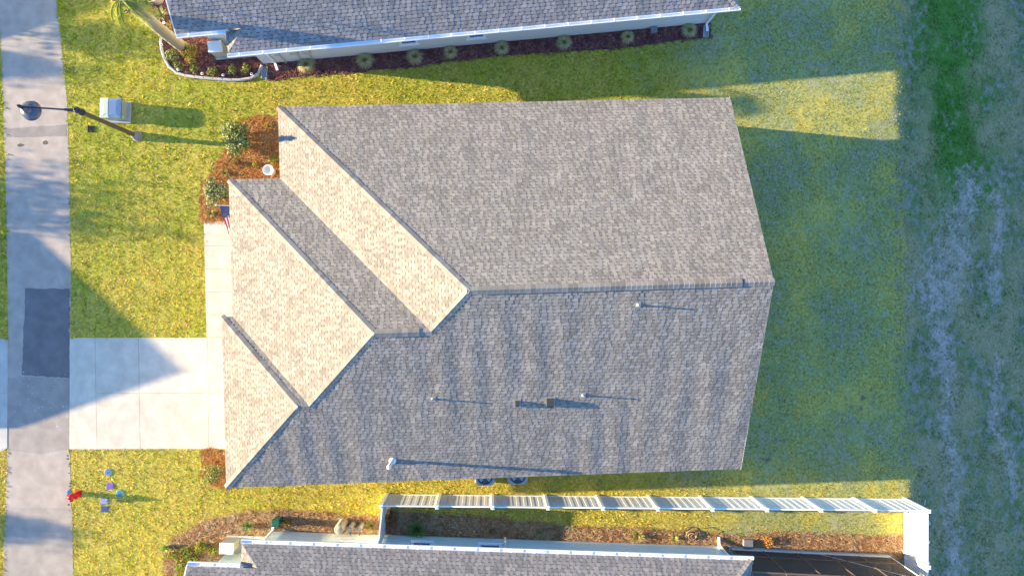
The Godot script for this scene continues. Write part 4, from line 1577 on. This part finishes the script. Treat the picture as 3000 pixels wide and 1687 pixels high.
func transformer() -> void:
	var at := P(345, 327)
	var o := thing("utility_cabinet", at, "pale green electrical transformer cabinet on a concrete pad in the lawn", "utility box", "", -0.02)
	o.scale = Vector3(0.84, 0.9, 0.84)
	var mint := col(0.34, 0.41, 0.34)
	var b := MB.new()
	b.cbox(Transform3D(Basis(), Vector3(0.08, 0.03, 0.05)), Vector3(1.3, 0.16, 1.2), 0.02, col(0.42, 0.42, 0.4))
	part("pad", b, M.concrete, o)
	b = MB.new()
	b.cbox(Transform3D(Basis(), Vector3(0, 0.42, 0)), Vector3(1.08, 0.64, 1.02), 0.02, col(0.33, 0.37, 0.31))
	part("body", b, M.gloss, o)
	# sloped hood: low front, raised ridge, hipped ends
	b = MB.new()
	var lo := [Vector3(-0.57, 0.70, -0.54), Vector3(-0.06, 0.76, -0.54), Vector3(-0.06, 0.76, 0.54), Vector3(-0.57, 0.70, 0.54)]
	var hi := [Vector3(-0.3, 0.86, -0.34), Vector3(-0.06, 0.87, -0.34), Vector3(-0.06, 0.87, 0.34), Vector3(-0.3, 0.86, 0.34)]
	for i in 4:
		var j := (i + 1) % 4
		b.quad(lo[j], lo[i], hi[i], hi[j], mint)
		b.quad(lo[i], lo[j], lo[j] - Vector3.UP * 0.1, lo[i] - Vector3.UP * 0.1, mint)
	b.quad(hi[3], hi[2], hi[1], hi[0], mint)
	part("hood", b, M.gloss, o)
	b = MB.new()
	var l2 := [Vector3(-0.05, 0.755, -0.53), Vector3(0.56, 0.74, -0.53), Vector3(0.56, 0.74, 0.53), Vector3(-0.05, 0.755, 0.53)]
	var h2 := [Vector3(-0.03, 0.865, -0.38), Vector3(0.36, 0.84, -0.36), Vector3(0.36, 0.84, 0.36), Vector3(-0.03, 0.865, 0.38)]
	var met := col(0.36, 0.39, 0.42)
	for i in 4:
		var j := (i + 1) % 4
		b.quad(l2[j], l2[i], h2[i], h2[j], met)
		b.quad(l2[i], l2[j], l2[j] - Vector3.UP * 0.1, l2[i] - Vector3.UP * 0.1, met)
	b.quad(h2[3], h2[2], h2[1], h2[0], met)
	part("lid", b, M.steel, o)
	b = MB.new()
	b.bx(Vector3(0.55, 0.5, 0.42), Vector3(0.03, 0.12, 0.09), col(0.7, 0.66, 0.45))
	part("plate", b, M.paint, o)
	for z in [-0.45, 0.45]:
		b = MB.new()
		b.bx(Vector3(-0.06, 0.8, z), Vector3(0.06, 0.05, 0.05), col(0.1, 0.1, 0.1))
		part("latch", b, M.gloss, o)

func small_things() -> void:
	# drain grate
	var o := thing("drain_grate", P(266, 378), "black square drain grate set into the lawn below the transformer cabinet", "drain")
	var b := MB.new()
	for s in [-1, 1]:
		b.bx(Vector3(s * 0.14, 0.02, 0), Vector3(0.03, 0.04, 0.31), col(0.02, 0.02, 0.025))
		b.bx(Vector3(0, 0.02, s * 0.14), Vector3(0.25, 0.04, 0.03), col(0.02, 0.02, 0.025))
	part("frame", b, M.gloss, o)
	for k in 6:
		b = MB.new()
		b.bx(Vector3(-0.105 + 0.042 * k, 0.018, 0), Vector3(0.018, 0.03, 0.25), col(0.02, 0.02, 0.025))
		part("bar", b, M.gloss, o)
	b = MB.new()
	b.bx(Vector3(0, 0.004, 0), Vector3(0.25, 0.004, 0.25), col(0.01, 0.01, 0.01))
	part("pit", b, M.soil, o)
	# utility covers
	var kinds := [["round blue-grey utility cover in the lawn, topmost of the cluster by the hydrant", col(0.09, 0.18, 0.26), true], ["small purple valve box cover in the lawn between two round covers", col(0.16, 0.09, 0.42), false], ["round teal utility cover touched by the hydrant's shadow", col(0.06, 0.2, 0.22), true], ["lavender rectangular meter box cover below the hydrant's shadow", col(0.22, 0.22, 0.5), false], ["dark blue square meter box cover, lowest of the cluster by the hydrant", col(0.04, 0.07, 0.16), false]]
	for i in 5:
		var q: Array = COVERS[i]
		o = thing("utility_cover", P(q[0], q[1]), kinds[i][0], "utility cover", "utility covers in the lawn")
		b = MB.new()
		if kinds[i][2]:
			b.lathe(Transform3D(), [V(0.18, -0.03), V(0.18, 0.03), V(0.165, 0.036), V(0.16, 0.03)], 20, col(0.3, 0.32, 0.32))
			part("rim", b, M.gloss, o)
			b = MB.new()
			b.lathe(Transform3D(), [V(0.16, 0.02), V(0.158, 0.034), V(0.05, 0.038), V(0.05, 0.03), V(0.035, 0.03), V(0.03, 0.042), V(0.0, 0.042)], 20, kinds[i][1])
			part("lid", b, M.gloss, o)
		else:
			b.cbox(Transform3D(Basis(Vector3.UP, 0.06), Vector3(0, 0.0, 0)), Vector3(0.35, 0.06, 0.28), 0.01, col(0.12, 0.13, 0.16))
			part("rim", b, M.gloss, o)
			b = MB.new()
			b.cbox(Transform3D(Basis(Vector3.UP, 0.06), Vector3(0, 0.03, 0)), Vector3(0.31, 0.016, 0.24), 0.006, kinds[i][1])
			part("lid", b, M.gloss, o)
			b = MB.new()
			b.bx(Vector3(0.11, 0.04, 0.0), Vector3(0.03, 0.008, 0.03), col(0.03, 0.03, 0.04))
			part("finger_hole", b, M.gloss, o)
	# blue marker by the hydrant
	o = thing("valve_marker", P(199, 1441), "small bright blue valve cap in a grey ring at the road edge", "valve cap")
	b = MB.new()
	b.lathe(Transform3D(), [V(0.11, -0.02), V(0.11, 0.03), V(0.07, 0.035), V(0.07, 0.02)], 16, col(0.25, 0.26, 0.28))
	part("ring", b, M.gloss, o)
	b = MB.new()
	b.lathe(Transform3D(Basis(), Vector3(-0.02, 0, 0)), [V(0.065, 0.015), V(0.06, 0.05), V(0.0, 0.056)], 14, col(0.02, 0.25, 0.65))
	part("cap", b, M.gloss, o)
	# hydrant
	o = thing("fire_hydrant", P(228, 1446), "red fire hydrant standing at the edge of the road", "hydrant")
	var red := col(0.55, 0.012, 0.02)
	b = MB.new()
	b.lathe(Transform3D(), [V(0.17, -0.02), V(0.17, 0.05), V(0.12, 0.06), V(0.11, 0.4), V(0.13, 0.42), V(0.13, 0.47), V(0.11, 0.48), V(0.11, 0.54)], 20, red)
	part("barrel", b, M.gloss, o)
	b = MB.new()
	b.lathe(Transform3D(), [V(0.15, 0.52), V(0.15, 0.56), V(0.13, 0.58), V(0.12, 0.64), V(0.08, 0.7), V(0.035, 0.72), V(0.035, 0.78), V(0.0, 0.78)], 20, red)
	part("bonnet", b, M.gloss, o)
	for a in [0.35, 0.35 + PI, 0.35 + PI * 0.5]:
		b = MB.new()
		var d := Vector3(cos(a), 0, sin(a))
		var big: bool = a > 1.5 and a < 2.5
		var r := 0.075 if big else 0.055
		b.tube([d * 0.09 + Vector3.UP * 0.45, d * 0.17 + Vector3.UP * 0.45, d * 0.171 + Vector3.UP * 0.45, d * 0.22 + Vector3.UP * 0.45], [r, r, r * 1.25, r * 1.2], 12, red)
		part("nozzle_cap", b, M.gloss, o)
	# birdbath
	o = thing("birdbath", P(798, 505), "white birdbath with a shallow bowl in the pine straw bed", "birdbath")
	b = MB.new()
	b.lathe(Transform3D(), [V(0.16, -0.01), V(0.16, 0.05), V(0.08, 0.12), V(0.06, 0.35), V(0.08, 0.52), V(0.1, 0.56)], 20, col(0.8, 0.79, 0.76))
	part("pedestal", b, M.concrete, o)
	b = MB.new()
	b.lathe(Transform3D(), [V(0.08, 0.55), V(0.2, 0.6), V(0.255, 0.68), V(0.25, 0.7), V(0.2, 0.695), V(0.16, 0.65), V(0.08, 0.625), V(0.0, 0.62)], 28, col(0.8, 0.79, 0.76))
	part("bowl", b, M.concrete, o)
	# air conditioners under the south eave
	for i in 2:
		var q: Array = [[1421, 1384], [1515, 1381]][i]
		o = thing("air_conditioner", P(q[0], q[1]), ["grey air conditioner under the eave, nearer the driveway end of the pair", "grey air conditioner under the eave, nearer the back lawn of the pair"][i], "air conditioner", "air conditioners under the eave", 0.03)
		b = MB.new()
		var pr := PackedVector2Array()
		for k in 4:
			for m in 5:
				var a := PI * 0.5 * k + PI * 0.125 * m
				pr.append(V([1, -1, -1, 1][k] * 0.27 + cos(a) * 0.14, [1, 1, -1, -1][k] * 0.27 + sin(a) * 0.14))
		b.prism(pr, 0.06, 0.74, col(0.33, 0.34, 0.36))
		part("body", b, M.gloss, o)
		b = MB.new()
		b.cbox(Transform3D(Basis(), Vector3(0, 0.02, 0)), Vector3(0.98, 0.1, 0.94), 0.015, col(0.5, 0.48, 0.46))
		part("pad", b, M.concrete, o)
		b = MB.new()
		b.lathe(Transform3D(), [V(0.36, 0.74), V(0.36, 0.78), V(0.33, 0.79), V(0.33, 0.745), V(0.0, 0.742)], 28, col(0.05, 0.055, 0.065))
		part("fan_well", b, M.gloss, o)
		for k in 10:
			var a := PI * k / 10
			b = MB.new()
			b.tube([Vector3(cos(a), 0, sin(a)) * 0.34 + Vector3.UP * 0.785, Vector3(-cos(a), 0, -sin(a)) * 0.34 + Vector3.UP * 0.785], [0.006, 0.006], 4, col(0.3, 0.31, 0.33))
			part("guard_wire", b, M.gloss, o)
		for k in 3:
			var a := TAU * k / 3 + 0.5
			b = MB.new()
			var d := Vector3(cos(a), 0, sin(a))
			var s := Vector3(-sin(a), 0, cos(a))
			b.quad(d * 0.06 - s * 0.05 + Vector3.UP * 0.752, d * 0.06 + s * 0.05 + Vector3.UP * 0.765, d * 0.29 + s * 0.11 + Vector3.UP * 0.77, d * 0.29 - s * 0.1 + Vector3.UP * 0.75, col(0.45, 0.48, 0.5))
			part("fan_blade", b, M.gloss, o)
	# green bin, stone and beige tanks by the lower wall
	o = thing("bin", P(818, 1520), "narrow dark green bin standing in the straw bed by the downspout", "bin")
	b = MB.new()
	b.cbox(Transform3D(Basis(), Vector3(0, 0.3, 0)), Vector3(0.3, 0.62, 0.3), 0.02, col(0.015, 0.12, 0.09))
	part("body", b, M.gloss, o)
	b = MB.new()
	b.cbox(Transform3D(Basis(), Vector3(0, 0.635, 0)), Vector3(0.34, 0.05, 0.34), 0.015, col(0.015, 0.1, 0.075))
	part("lid", b, M.gloss, o)
	o = thing("stepping_stone", P(842, 1548), "flat beige stone lying against the siding wall", "stone")
	b = MB.new()
	b.cbox(Transform3D(Basis(Vector3.UP, 0.05), Vector3(0, 0.03, 0)), Vector3(0.42, 0.08, 0.16), 0.015, col(0.55, 0.46, 0.34))
	part("stone", b, M.concrete, o)
	var beige := col(0.42, 0.38, 0.30)
	o = thing("water_tank", P(1006, 1529), "beige cylindrical water tank standing at the siding wall", "tank")
	b = MB.new()
	b.lathe(Transform3D(), [V(0.2, 0.0), V(0.21, 0.05), V(0.21, 1.02), V(0.19, 1.08), V(0.1, 1.11), V(0.0, 1.115)], 24, beige)
	part("shell", b, M.gloss, o)
	b = MB.new()
	b.lathe(Transform3D(), [V(0.05, 1.1), V(0.05, 1.14), V(0.0, 1.14)], 12, col(0.36, 0.33, 0.27))
	part("plug", b, M.gloss, o)
	b = MB.new()
	b.tube([Vector3(-0.1, 0.85, 0.2), Vector3(-0.1, 0.85, 0.42), Vector3(0.9, 0.85, 0.44)], [0.025, 0.025, 0.025], 8, col(0.6, 0.6, 0.57))
	part("pipe", b, M.gloss, o)
	for i in 2:
		var q: Array = [[1034, 1533], [1060, 1535]][i]
		o = thing("water_filter", P(q[0], q[1]), ["small beige filter canister with flat head next to the beige tank", "small beige filter canister farther from the beige tank, by a long-leaved plant"][i], "filter")
		b = MB.new()
		b.lathe(Transform3D(), [V(0.1, 0.0), V(0.12, 0.04), V(0.125, 0.66), V(0.1, 0.72), V(0.0, 0.73)], 18, beige)
		part("canister", b, M.gloss, o)
		b = MB.new()
		b.cbox(Transform3D(Basis(), Vector3(0, 0.78, 0.05)), Vector3(0.28, 0.1, 0.14), 0.015, beige)
		part("head", b, M.gloss, o)
		b = MB.new()
		b.tube([Vector3(0, 0.76, 0.1), Vector3(0.02, 0.74, 0.2), Vector3(0.03, 0.7, 0.3)], [0.03, 0.02, 0.02], 8, col(0.08, 0.1, 0.16))
		part("valve", b, M.gloss, o)
	# garden hose
	o = thing("garden_hose", P(2030, 1566), "coiled brown garden hose lying in the straw by the siding wall", "hose")
	for k in 6:
		b = MB.new()
		var pts := []
		var rr := []
		var cx := rng.randf_range(-0.07, 0.07)
		var cz := rng.randf_range(-0.06, 0.06)
		var r := 0.4 - 0.055 * k
		for m in 29:
			var a := TAU * m / 28
			pts.append(Vector3(cx + cos(a) * r * 1.05, 0.03 + 0.028 * k + 0.015 * sin(a * 2 + k), cz + sin(a) * r * 0.85))
			rr.append(0.014)
		b.tube(pts, rr, 6, [col(0.2, 0.09, 0.05), col(0.4, 0.32, 0.24), col(0.26, 0.16, 0.1)][k % 3], false)
		part("loop", b, M.gloss, o)
	b = MB.new()
	b.tube([Vector3(0.4, 0.04, 0), Vector3(0.9, 0.03, 0.1), Vector3(1.35, 0.03, -0.15), Vector3(0.9, 0.03, -0.35), Vector3(0.3, 0.05, -0.3)], [0.014, 0.014, 0.014, 0.014, 0.014], 6, col(0.3, 0.22, 0.16), false)
	part("loose_end", b, M.gloss, o)
	# pads and splash blocks
	o = thing("concrete_pad", P(2189, 1590), "square grey concrete pad at the foot of the screened porch", "pad")
	b = MB.new()
	b.cbox(Transform3D(Basis(Vector3.UP, -0.03), Vector3(0, 0.1, 0)), Vector3(0.46, 0.24, 0.4), 0.015, col(0.22, 0.22, 0.24))
	part("block", b, M.concrete, o)
	for i in 2:
		var q: Array = [[775, 214], [2068, 92]][i]
		o = thing("splash_block", P(q[0], q[1]), ["grey concrete splash block on gravel at the end of the curved border", "grey concrete splash block under the downspout at the back corner"][i], "splash block", "splash blocks below the downspouts", -0.08)
		for s in [-1, 1]:
			b = MB.new()
			b.cbox(Transform3D(Basis(), Vector3(s * 0.11, 0.05, 0)), Vector3(0.05, 0.09, 0.58), 0.012, col(0.4, 0.4, 0.4))
			part("side", b, M.concrete, o)
		b = MB.new()
		b.bx(Vector3(0, 0.028, 0), Vector3(0.17, 0.04, 0.58), col(0.36, 0.36, 0.36))
		part("channel", b, M.concrete, o)
	o = thing("utility_box", P(1913, 92), "small grey utility box on the mulch against the stucco wall", "utility box")
	b = MB.new()
	b.cbox(Transform3D(Basis(Vector3.UP, 0.1), Vector3(0, 0.12, 0)), Vector3(0.28, 0.28, 0.26), 0.03, col(0.16, 0.17, 0.2))
	part("body", b, M.gloss, o)
	b = MB.new()
	b.cbox(Transform3D(Basis(Vector3.UP, 0.1), Vector3(0, 0.275, 0)), Vector3(0.3, 0.03, 0.28), 0.01, col(0.2, 0.21, 0.24))
	part("lid", b, M.gloss, o)
	o = thing("boulder", P(462, 2), "rounded tan boulder on mulch at the upper house's gable", "boulder")
	b = MB.new()
	b.lathe(Transform3D(Basis().scaled(Vector3(1.2, 1, 0.9)), Vector3.ZERO), [V(0.2, -0.02), V(0.26, 0.1), V(0.22, 0.22), V(0.1, 0.29), V(0.0, 0.3)], 11, col(0.4, 0.32, 0.25))
	part("rock", b, M.concrete, o)
	# scraps on the bank
	for q in [[2720, 1476, 0.25, 0.05, 1.2, "thin pale plank scrap lying on the bank beyond the fence corner"], [2722, 1540, 0.5, 0.3, 0.6, "flat grey board half buried in the bank near the gate"]]:
		var p := P(q[0], q[1])
		o = thing("board_scrap", Vector3(p.x, ground_y(p.x, p.z) + 0.03, p.z), q[5], "board", "", q[4])
		o.rotation.z = -0.27
		b = MB.new()
		b.bx(Vector3.ZERO, Vector3(q[2], 0.03, q[3]), col(0.5, 0.48, 0.46))
		part("plank", b, M.concrete, o)

func border() -> void:
	# curved concrete kerb of the upper bed, in cast segments
	var pts := [[475, 96], [470, 110], [471, 130], [477, 160], [489, 188], [508, 210], [530, 219], [560, 225], [595, 229], [640, 233], [680, 235], [715, 234], [738, 230], [755, 220], [765, 206], [768, 192]]
	var o := thing("garden_border", P(560, 228), "curved pale concrete border round the upper house's front bed", "border")
	var base := P(560, 228)
	var c3 := Curve2D.new()
	for q in pts:
		c3.add_point(P2(q[0], q[1]))
	var path := []
	var L := c3.get_baked_length()
	var n := int(L / 0.42)
	for i in n:
		var a := c3.sample_baked(L * i / n)
		var b2 := c3.sample_baked(L * (i + 1) / n)
		var d := b2 - a
		var x := Vector3(d.x, 0, d.y).normalized()
		var b := MB.new()
		b.cbox(Transform3D(Basis(x, Vector3.UP, x.cross(Vector3.UP)), Vector3((a.x + b2.x) * 0.5, 0.05, (a.y + b2.y) * 0.5) - base), Vector3(d.length() + 0.015, 0.15, 0.12), 0.035, vary(col(0.55, 0.53, 0.5), 0.06))
		part("kerb_segment", b, M.concrete, o)
	for q in [[486, 72], [478, 136], [527, 208], [597, 220], [658, 224], [741, 221]]:
		var l := thing("path_light", P(q[0], q[1]), "small round white solar path light in mulch just inside the curved border", "path light", "solar lights along the curved border")
		var b := MB.new()
		b.lathe(Transform3D(), [V(0.012, -0.02), V(0.012, 0.2)], 8, col(0.3, 0.3, 0.3))
		part("stake", b, M.gloss, l)
		b = MB.new()
		b.lathe(Transform3D(), [V(0.04, 0.2), V(0.065, 0.23), V(0.06, 0.25), V(0.035, 0.255)], 14, col(0.8, 0.8, 0.8))
		part("rim", b, M.gloss, l)
		b = MB.new()
		b.lathe(Transform3D(), [V(0.036, 0.253), V(0.0, 0.254)], 12, col(0.03, 0.05, 0.1))
		part("solar_cell", b, M.gloss, l)

func flag() -> void:
	# pole from the wall, cloth blown towards the walkway
	var tip := P(631, 601, 2.35)
	var foot := tip + Vector3(1.35, -0.55, 0.0)
	var o := thing("flag", foot, "american flag on a white pole sticking out from under the eave", "flag")
	var b := MB.new()
	b.tube([Vector3.ZERO, tip - foot], [0.016, 0.014], 8, col(0.8, 0.8, 0.8))
	part("pole", b, M.gloss, o)
	b = MB.new()
	b.lathe(Transform3D(Basis(), tip - foot), [V(0.0, -0.03), V(0.028, 0.0), V(0.0, 0.03)], 10, col(0.8, 0.78, 0.7))
	part("finial", b, M.gloss, o)
	var dirp := (foot - tip).normalized()
	var red := col(0.5, 0.02, 0.035)
	var white := col(0.78, 0.77, 0.75)
	var blue := col(0.03, 0.05, 0.16)
	var hoist := 0.88
	var fly := 1.45
	var at := func(s: float, f: float, lift: float) -> Vector3:
		# s along the hoist from the pole tip, f along the fly
		var p: Vector3 = tip - foot + dirp * (0.14 + s * (1.0 - 0.3 * f / fly) + 0.06 * f)
		return p + Vector3(0.0, -0.55 * f, 0.82 * f) + Vector3(0.1, 0.35, 0.3).normalized() * (0.05 * sin(s * 9.0 + f * 4.0) * minf(1.0, f * 3.0) + lift)
	var sw := hoist / 13.0
	for k in 13:
		var mb := MB.new()
		for m in 14:
			var f0 := fly * m / 14
			var f1 := fly * (m + 1) / 14
			if k < 7 and f1 < fly * 0.41:
				continue
			mb.quad(at.call(sw * k, f0, 0.0), at.call(sw * (k + 1), f0, 0.0), at.call(sw * (k + 1), f1, 0.0), at.call(sw * k, f1, 0.0), red if k % 2 == 0 else white)
		part("stripe", mb, M.cloth, o)
	var cb := MB.new()
	for k in 10:
		for m in 8:
			var s0 := sw * 7 * k / 10
			var s1 := sw * 7 * (k + 1) / 10
			var f0 := fly * 0.42 * m / 8
			var f1 := fly * 0.42 * (m + 1) / 8
			cb.quad(at.call(s0, f0, 0.002), at.call(s1, f0, 0.002), at.call(s1, f1, 0.002), at.call(s0, f1, 0.002), blue)
	var canton := part("canton", cb, M.cloth, o)
	for i in 9:
		for j in (6 if i % 2 == 0 else 5):
			var s: float = sw * 7 * (i + 0.9) / 9.8
			var f: float = fly * 0.42 * ((j + 0.5) / 6.0 if i % 2 == 0 else (j + 1.0) / 6.0)
			var mb := MB.new()
			for k in 5:
				var a := TAU * k / 5
				var rr := 0.021
				var p0: Vector3 = at.call(s, f, 0.007)
				var p1: Vector3 = at.call(s + cos(a - 0.32) * rr * 0.4, f + sin(a - 0.32) * rr * 0.4, 0.007)
				var p2: Vector3 = at.call(s + cos(a) * rr, f + sin(a) * rr, 0.007)
				var p3: Vector3 = at.call(s + cos(a + 0.32) * rr * 0.4, f + sin(a + 0.32) * rr * 0.4, 0.007)
				mb.tri(p0, p1, p2, white)
				mb.tri(p0, p2, p3, white)
			part("star", mb, M.cloth, canton)

# ---------------------------------------------------------------- scene
func _ready() -> void:
	rng.seed = 20260
	# camera: looks down, nadir slightly left of the middle of the picture
	var nad := Vector3((NADIR.x - 1500.0) / F, -(NADIR.y - 843.5) / F, -1.0).normalized()
	ay = -nad
	ax = (Vector3.RIGHT - nad * nad.x).normalized()
	az = ax.cross(ay)
	var cam := Camera3D.new()
	cam.name = "camera"
	cam.keep_aspect = Camera3D.KEEP_HEIGHT
	cam.fov = rad_to_deg(2.0 * atan(843.5 / F))
	cam.near = 0.5
	cam.far = 900.0
	cam.transform = Transform3D(Basis(Vector3(ax.x, ay.x, az.x), Vector3(ax.y, ay.y, az.y), Vector3(ax.z, ay.z, az.z)), Vector3(0, EYE, 0))
	add_child(cam)
	# sky, sun, exposure
	var sky_m := ProceduralSkyMaterial.new()
	sky_m.sky_top_color = Color(0.33, 0.505, 0.735)
	sky_m.sky_horizon_color = Color(0.62, 0.75, 0.83)
	sky_m.sky_curve = 0.2
	sky_m.ground_horizon_color = Color(0.5, 0.5, 0.45)
	sky_m.ground_bottom_color = Color(0.3, 0.3, 0.25)
	sky_m.sky_energy_multiplier = 1.0
	var sky := Sky.new()
	sky.sky_material = sky_m
	var env := Environment.new()
	env.background_mode = Environment.BG_SKY
	env.sky = sky
	env.background_energy_multiplier = 0.63
	env.tonemap_mode = Environment.TONE_MAPPER_LINEAR
	env.tonemap_exposure = 4.65
	env.sdfgi_enabled = true
	env.ssao_enabled = true
	env.ssil_enabled = true
	var we := WorldEnvironment.new()
	we.name = "world_environment"
	we.environment = env
	add_child(we)
	var sun := DirectionalLight3D.new()
	sun.name = "sun"
	sun.light_energy = 1.6
	sun.light_color = Color(1.0, 0.905, 0.72)
	sun.light_angular_distance = 0.5
	sun.shadow_enabled = true
	var e := deg_to_rad(SUN_EL)
	var hd := Vector3(1, 0, SUN_SLOPE).normalized()
	var dir := hd * cos(e) + Vector3.DOWN * sin(e)
	sun.transform = Transform3D(Basis.looking_at(dir, Vector3.UP), Vector3(-20, 20, 0))
	add_child(sun)
	# materials
	var grain := ntex(0.12, 0.82, 1.0, 4)
	var fine := ntex(0.25, 0.72, 1.0, 6, 2)
	var blot := ntex(0.02, 0.84, 1.0, 7, 5)
	M.shingle = vmat(0.95, fine, 2.5, 0.2)
	M.stucco = vmat(0.9, grain, 1.0, 0.2)
	M.paint = vmat(0.55)
	M.vinyl = vmat(0.45)
	M.gloss = vmat(0.4)
	M.sheen = vmat(0.3, null, 1.0, 0.6)
	M.steel = vmat(0.25, null, 1.0, 0.6, 0.7)
	M.concrete = vmat(0.9, ntex2(0.01, 0.12, 0.35, 0.05, 17), 0.23, 0.15)
	M.asphalt = vmat(0.95, ntex2(0.012, 0.13, 0.3, 0.1, 12), 0.2, 0.15)
	M.soil = vmat(0.95, fine, 1.5, 0.08)
	M.bark = vmat(0.9, grain, 3.0, 0.2)
	M.cloth = vmat(0.9)
	M.leaf = vmat(0.9, null, 1.0, 0.08)
	M.leaf.backlight_enabled = true
	M.leaf.backlight = Color(0.4, 0.4, 0.15)
	M.glass = vmat(0.08, null, 1.0, 0.6)
	M.screen = vmat(0.8)
	M.screen.transparency = BaseMaterial3D.TRANSPARENCY_ALPHA
	M.screen.albedo_color = Color(1, 1, 1, 0.66)
	# ground outlines
	BED_MAIN = poly_px([[870, 350], [813, 352], [780, 345], [749, 342], [714, 355], [690, 385], [669, 429], [647, 469], [615, 519], [592, 556], [589, 600], [592, 646], [740, 646], [740, 560], [870, 560]])
	BED_MAIN2 = poly_px([[592, 1318], [690, 1318], [690, 1425], [625, 1425], [594, 1400], [600, 1360]])
	BED_TOP1 = poly_px([[440, -40], [445, 20], [474, 95], [471, 130], [477, 160], [489, 188], [508, 210], [530, 219], [560, 225], [640, 233], [715, 234], [738, 230], [755, 220], [768, 192], [780, 188], [640, 100], [640, -40]])
	BED_TOP2 = poly_px([[782, 186], [786, 238], [840, 228], [900, 222], [1000, 214], [1060, 211], [1090, 205], [1200, 198], [1300, 181], [1400, 171], [1500, 160], [1660, 151], [1800, 143], [1900, 130], [1985, 118], [2062, 111], [2082, 108], [2084, 66], [1400, 110]])
	BED_LOW = poly_px([[484, 1602], [510, 1580], [560, 1551], [600, 1528], [680, 1511], [750, 1501], [850, 1497], [960, 1505], [1128, 1521], [1128, 1580], [800, 1580], [640, 1700], [490, 1740]])
	BED_LOW2 = poly_px([[1140, 1492], [1172, 1500], [1400, 1517], [1690, 1546], [1900, 1552], [2090, 1562], [2190, 1574], [2260, 1562], [2500, 1570], [2648, 1574], [2648, 1640], [2100, 1615], [1128, 1572]])
	ground()
	paving()
	print("ground ", Time.get_ticks_msec())
	bed("pine_straw_bed", BED_MAIN, col(0.36, 0.14, 0.05))
	bed("pine_straw_bed", BED_MAIN2, col(0.36, 0.14, 0.05))
	bed("mulch_bed", BED_TOP1, col(0.2, 0.095, 0.075))
	bed("mulch_bed", BED_TOP2, col(0.19, 0.085, 0.10))
	bed("straw_bed", BED_LOW, col(0.46, 0.25, 0.12))
	bed("straw_bed", BED_LOW2, col(0.40, 0.22, 0.12))
	main_house()
	print("main ", Time.get_ticks_msec())
	neighbour(true)
	neighbour(false)
	print("neighbours ", Time.get_ticks_msec())
	# across the street: what throws the long shadows over the road
	far_house(P2(-1201, 941), 5.5, P2(-761, 607), P2(-803, 1185), "hip-roofed house across the street, opposite the driveway")
	far_house(P2(-1276, -209), 5.5, P2(-883, -460), P2(-883, 42), "hip-roofed house across the street, opposite the palm tree")
	tree(P(-1480, 45), 5.2, 0.65, 3.4, 2200, "dense tall tree across the street, opposite the lamp post")
	tree(P(-1450, 1436), 5.1, 0.6, 3.5, 1700, "dense tree across the street, opposite the fire hydrant")
	tree(P(-640, 22), 3.5, 0.7, 2.5, 1300, "thin young tree across the street beyond the road's top end")
	tree(P(-1120, 470), 4.6, 1.6, 2.4, 1800, "leafy tree across the street between two houses")
	tree(P(-1060, 545), 4.9, 0.8, 1.6, 1200, "slender tree across the street beside the leafy one")
	fences()
	screen_porch()
	street_lamp()
	transformer()
	small_things()
	border()
	flag()
	planting()
	print("things ", Time.get_ticks_msec())
	# loose cover on the beds
	var nm := MB.new()
	for i in 16:
		var a := rng.randf() * TAU
		var p := Vector3(rng.randf_range(-0.1, 0.1), rng.randf_range(0.0, 0.05), rng.randf_range(-0.1, 0.1))
		var d := Vector3(cos(a), rng.randf_range(-0.2, 0.35), sin(a)) * rng.randf_range(0.08, 0.16)
		var w := Vector3(-sin(a), 0, cos(a)) * 0.005
		nm.quad(p - w, p + w, p + d + w, p + d - w, Color.WHITE)
	litter("pine_straw", "orange-brown pine straw strewn over the beds of the middle house", nm.mesh(M.soil), [BED_MAIN, BED_MAIN2], 130, [col(0.6, 0.25, 0.07), col(0.45, 0.16, 0.05), col(0.66, 0.38, 0.15)], [WALK], Vector2(0.8, 1.5), 0.014)
	litter("dry_straw", "pale brown dry straw strewn along the lower house's wall", nm.mesh(M.soil), [BED_LOW, BED_LOW2], 110, [col(0.6, 0.36, 0.17), col(0.66, 0.48, 0.28), col(0.45, 0.2, 0.09)], [], Vector2(0.8, 1.5), 0.014)
	var cm := MB.new()
	for i in 9:
		cm.box(Transform3D(Basis(Vector3(rng.randfn(), rng.randfn(), rng.randfn()).normalized(), rng.randf() * 0.6).rotated(Vector3.UP, rng.randf() * TAU), Vector3(rng.randf_range(-0.1, 0.1), rng.randf_range(0.0, 0.025), rng.randf_range(-0.1, 0.1))), Vector3(0.06, 0.01, 0.022) * rng.randf_range(0.6, 1.2), Color.WHITE * rng.randf_range(0.7, 1.1))
	litter("bark_mulch", "reddish-purple bark mulch chips along the stucco wall", cm.mesh(M.soil), [BED_TOP1, BED_TOP2], 120, [col(0.28, 0.12, 0.11), col(0.36, 0.15, 0.12), col(0.16, 0.07, 0.09), col(0.46, 0.23, 0.16)], [], Vector2(0.8, 1.4), 0.014)
	lawn()
	print("lawn ", Time.get_ticks_msec())
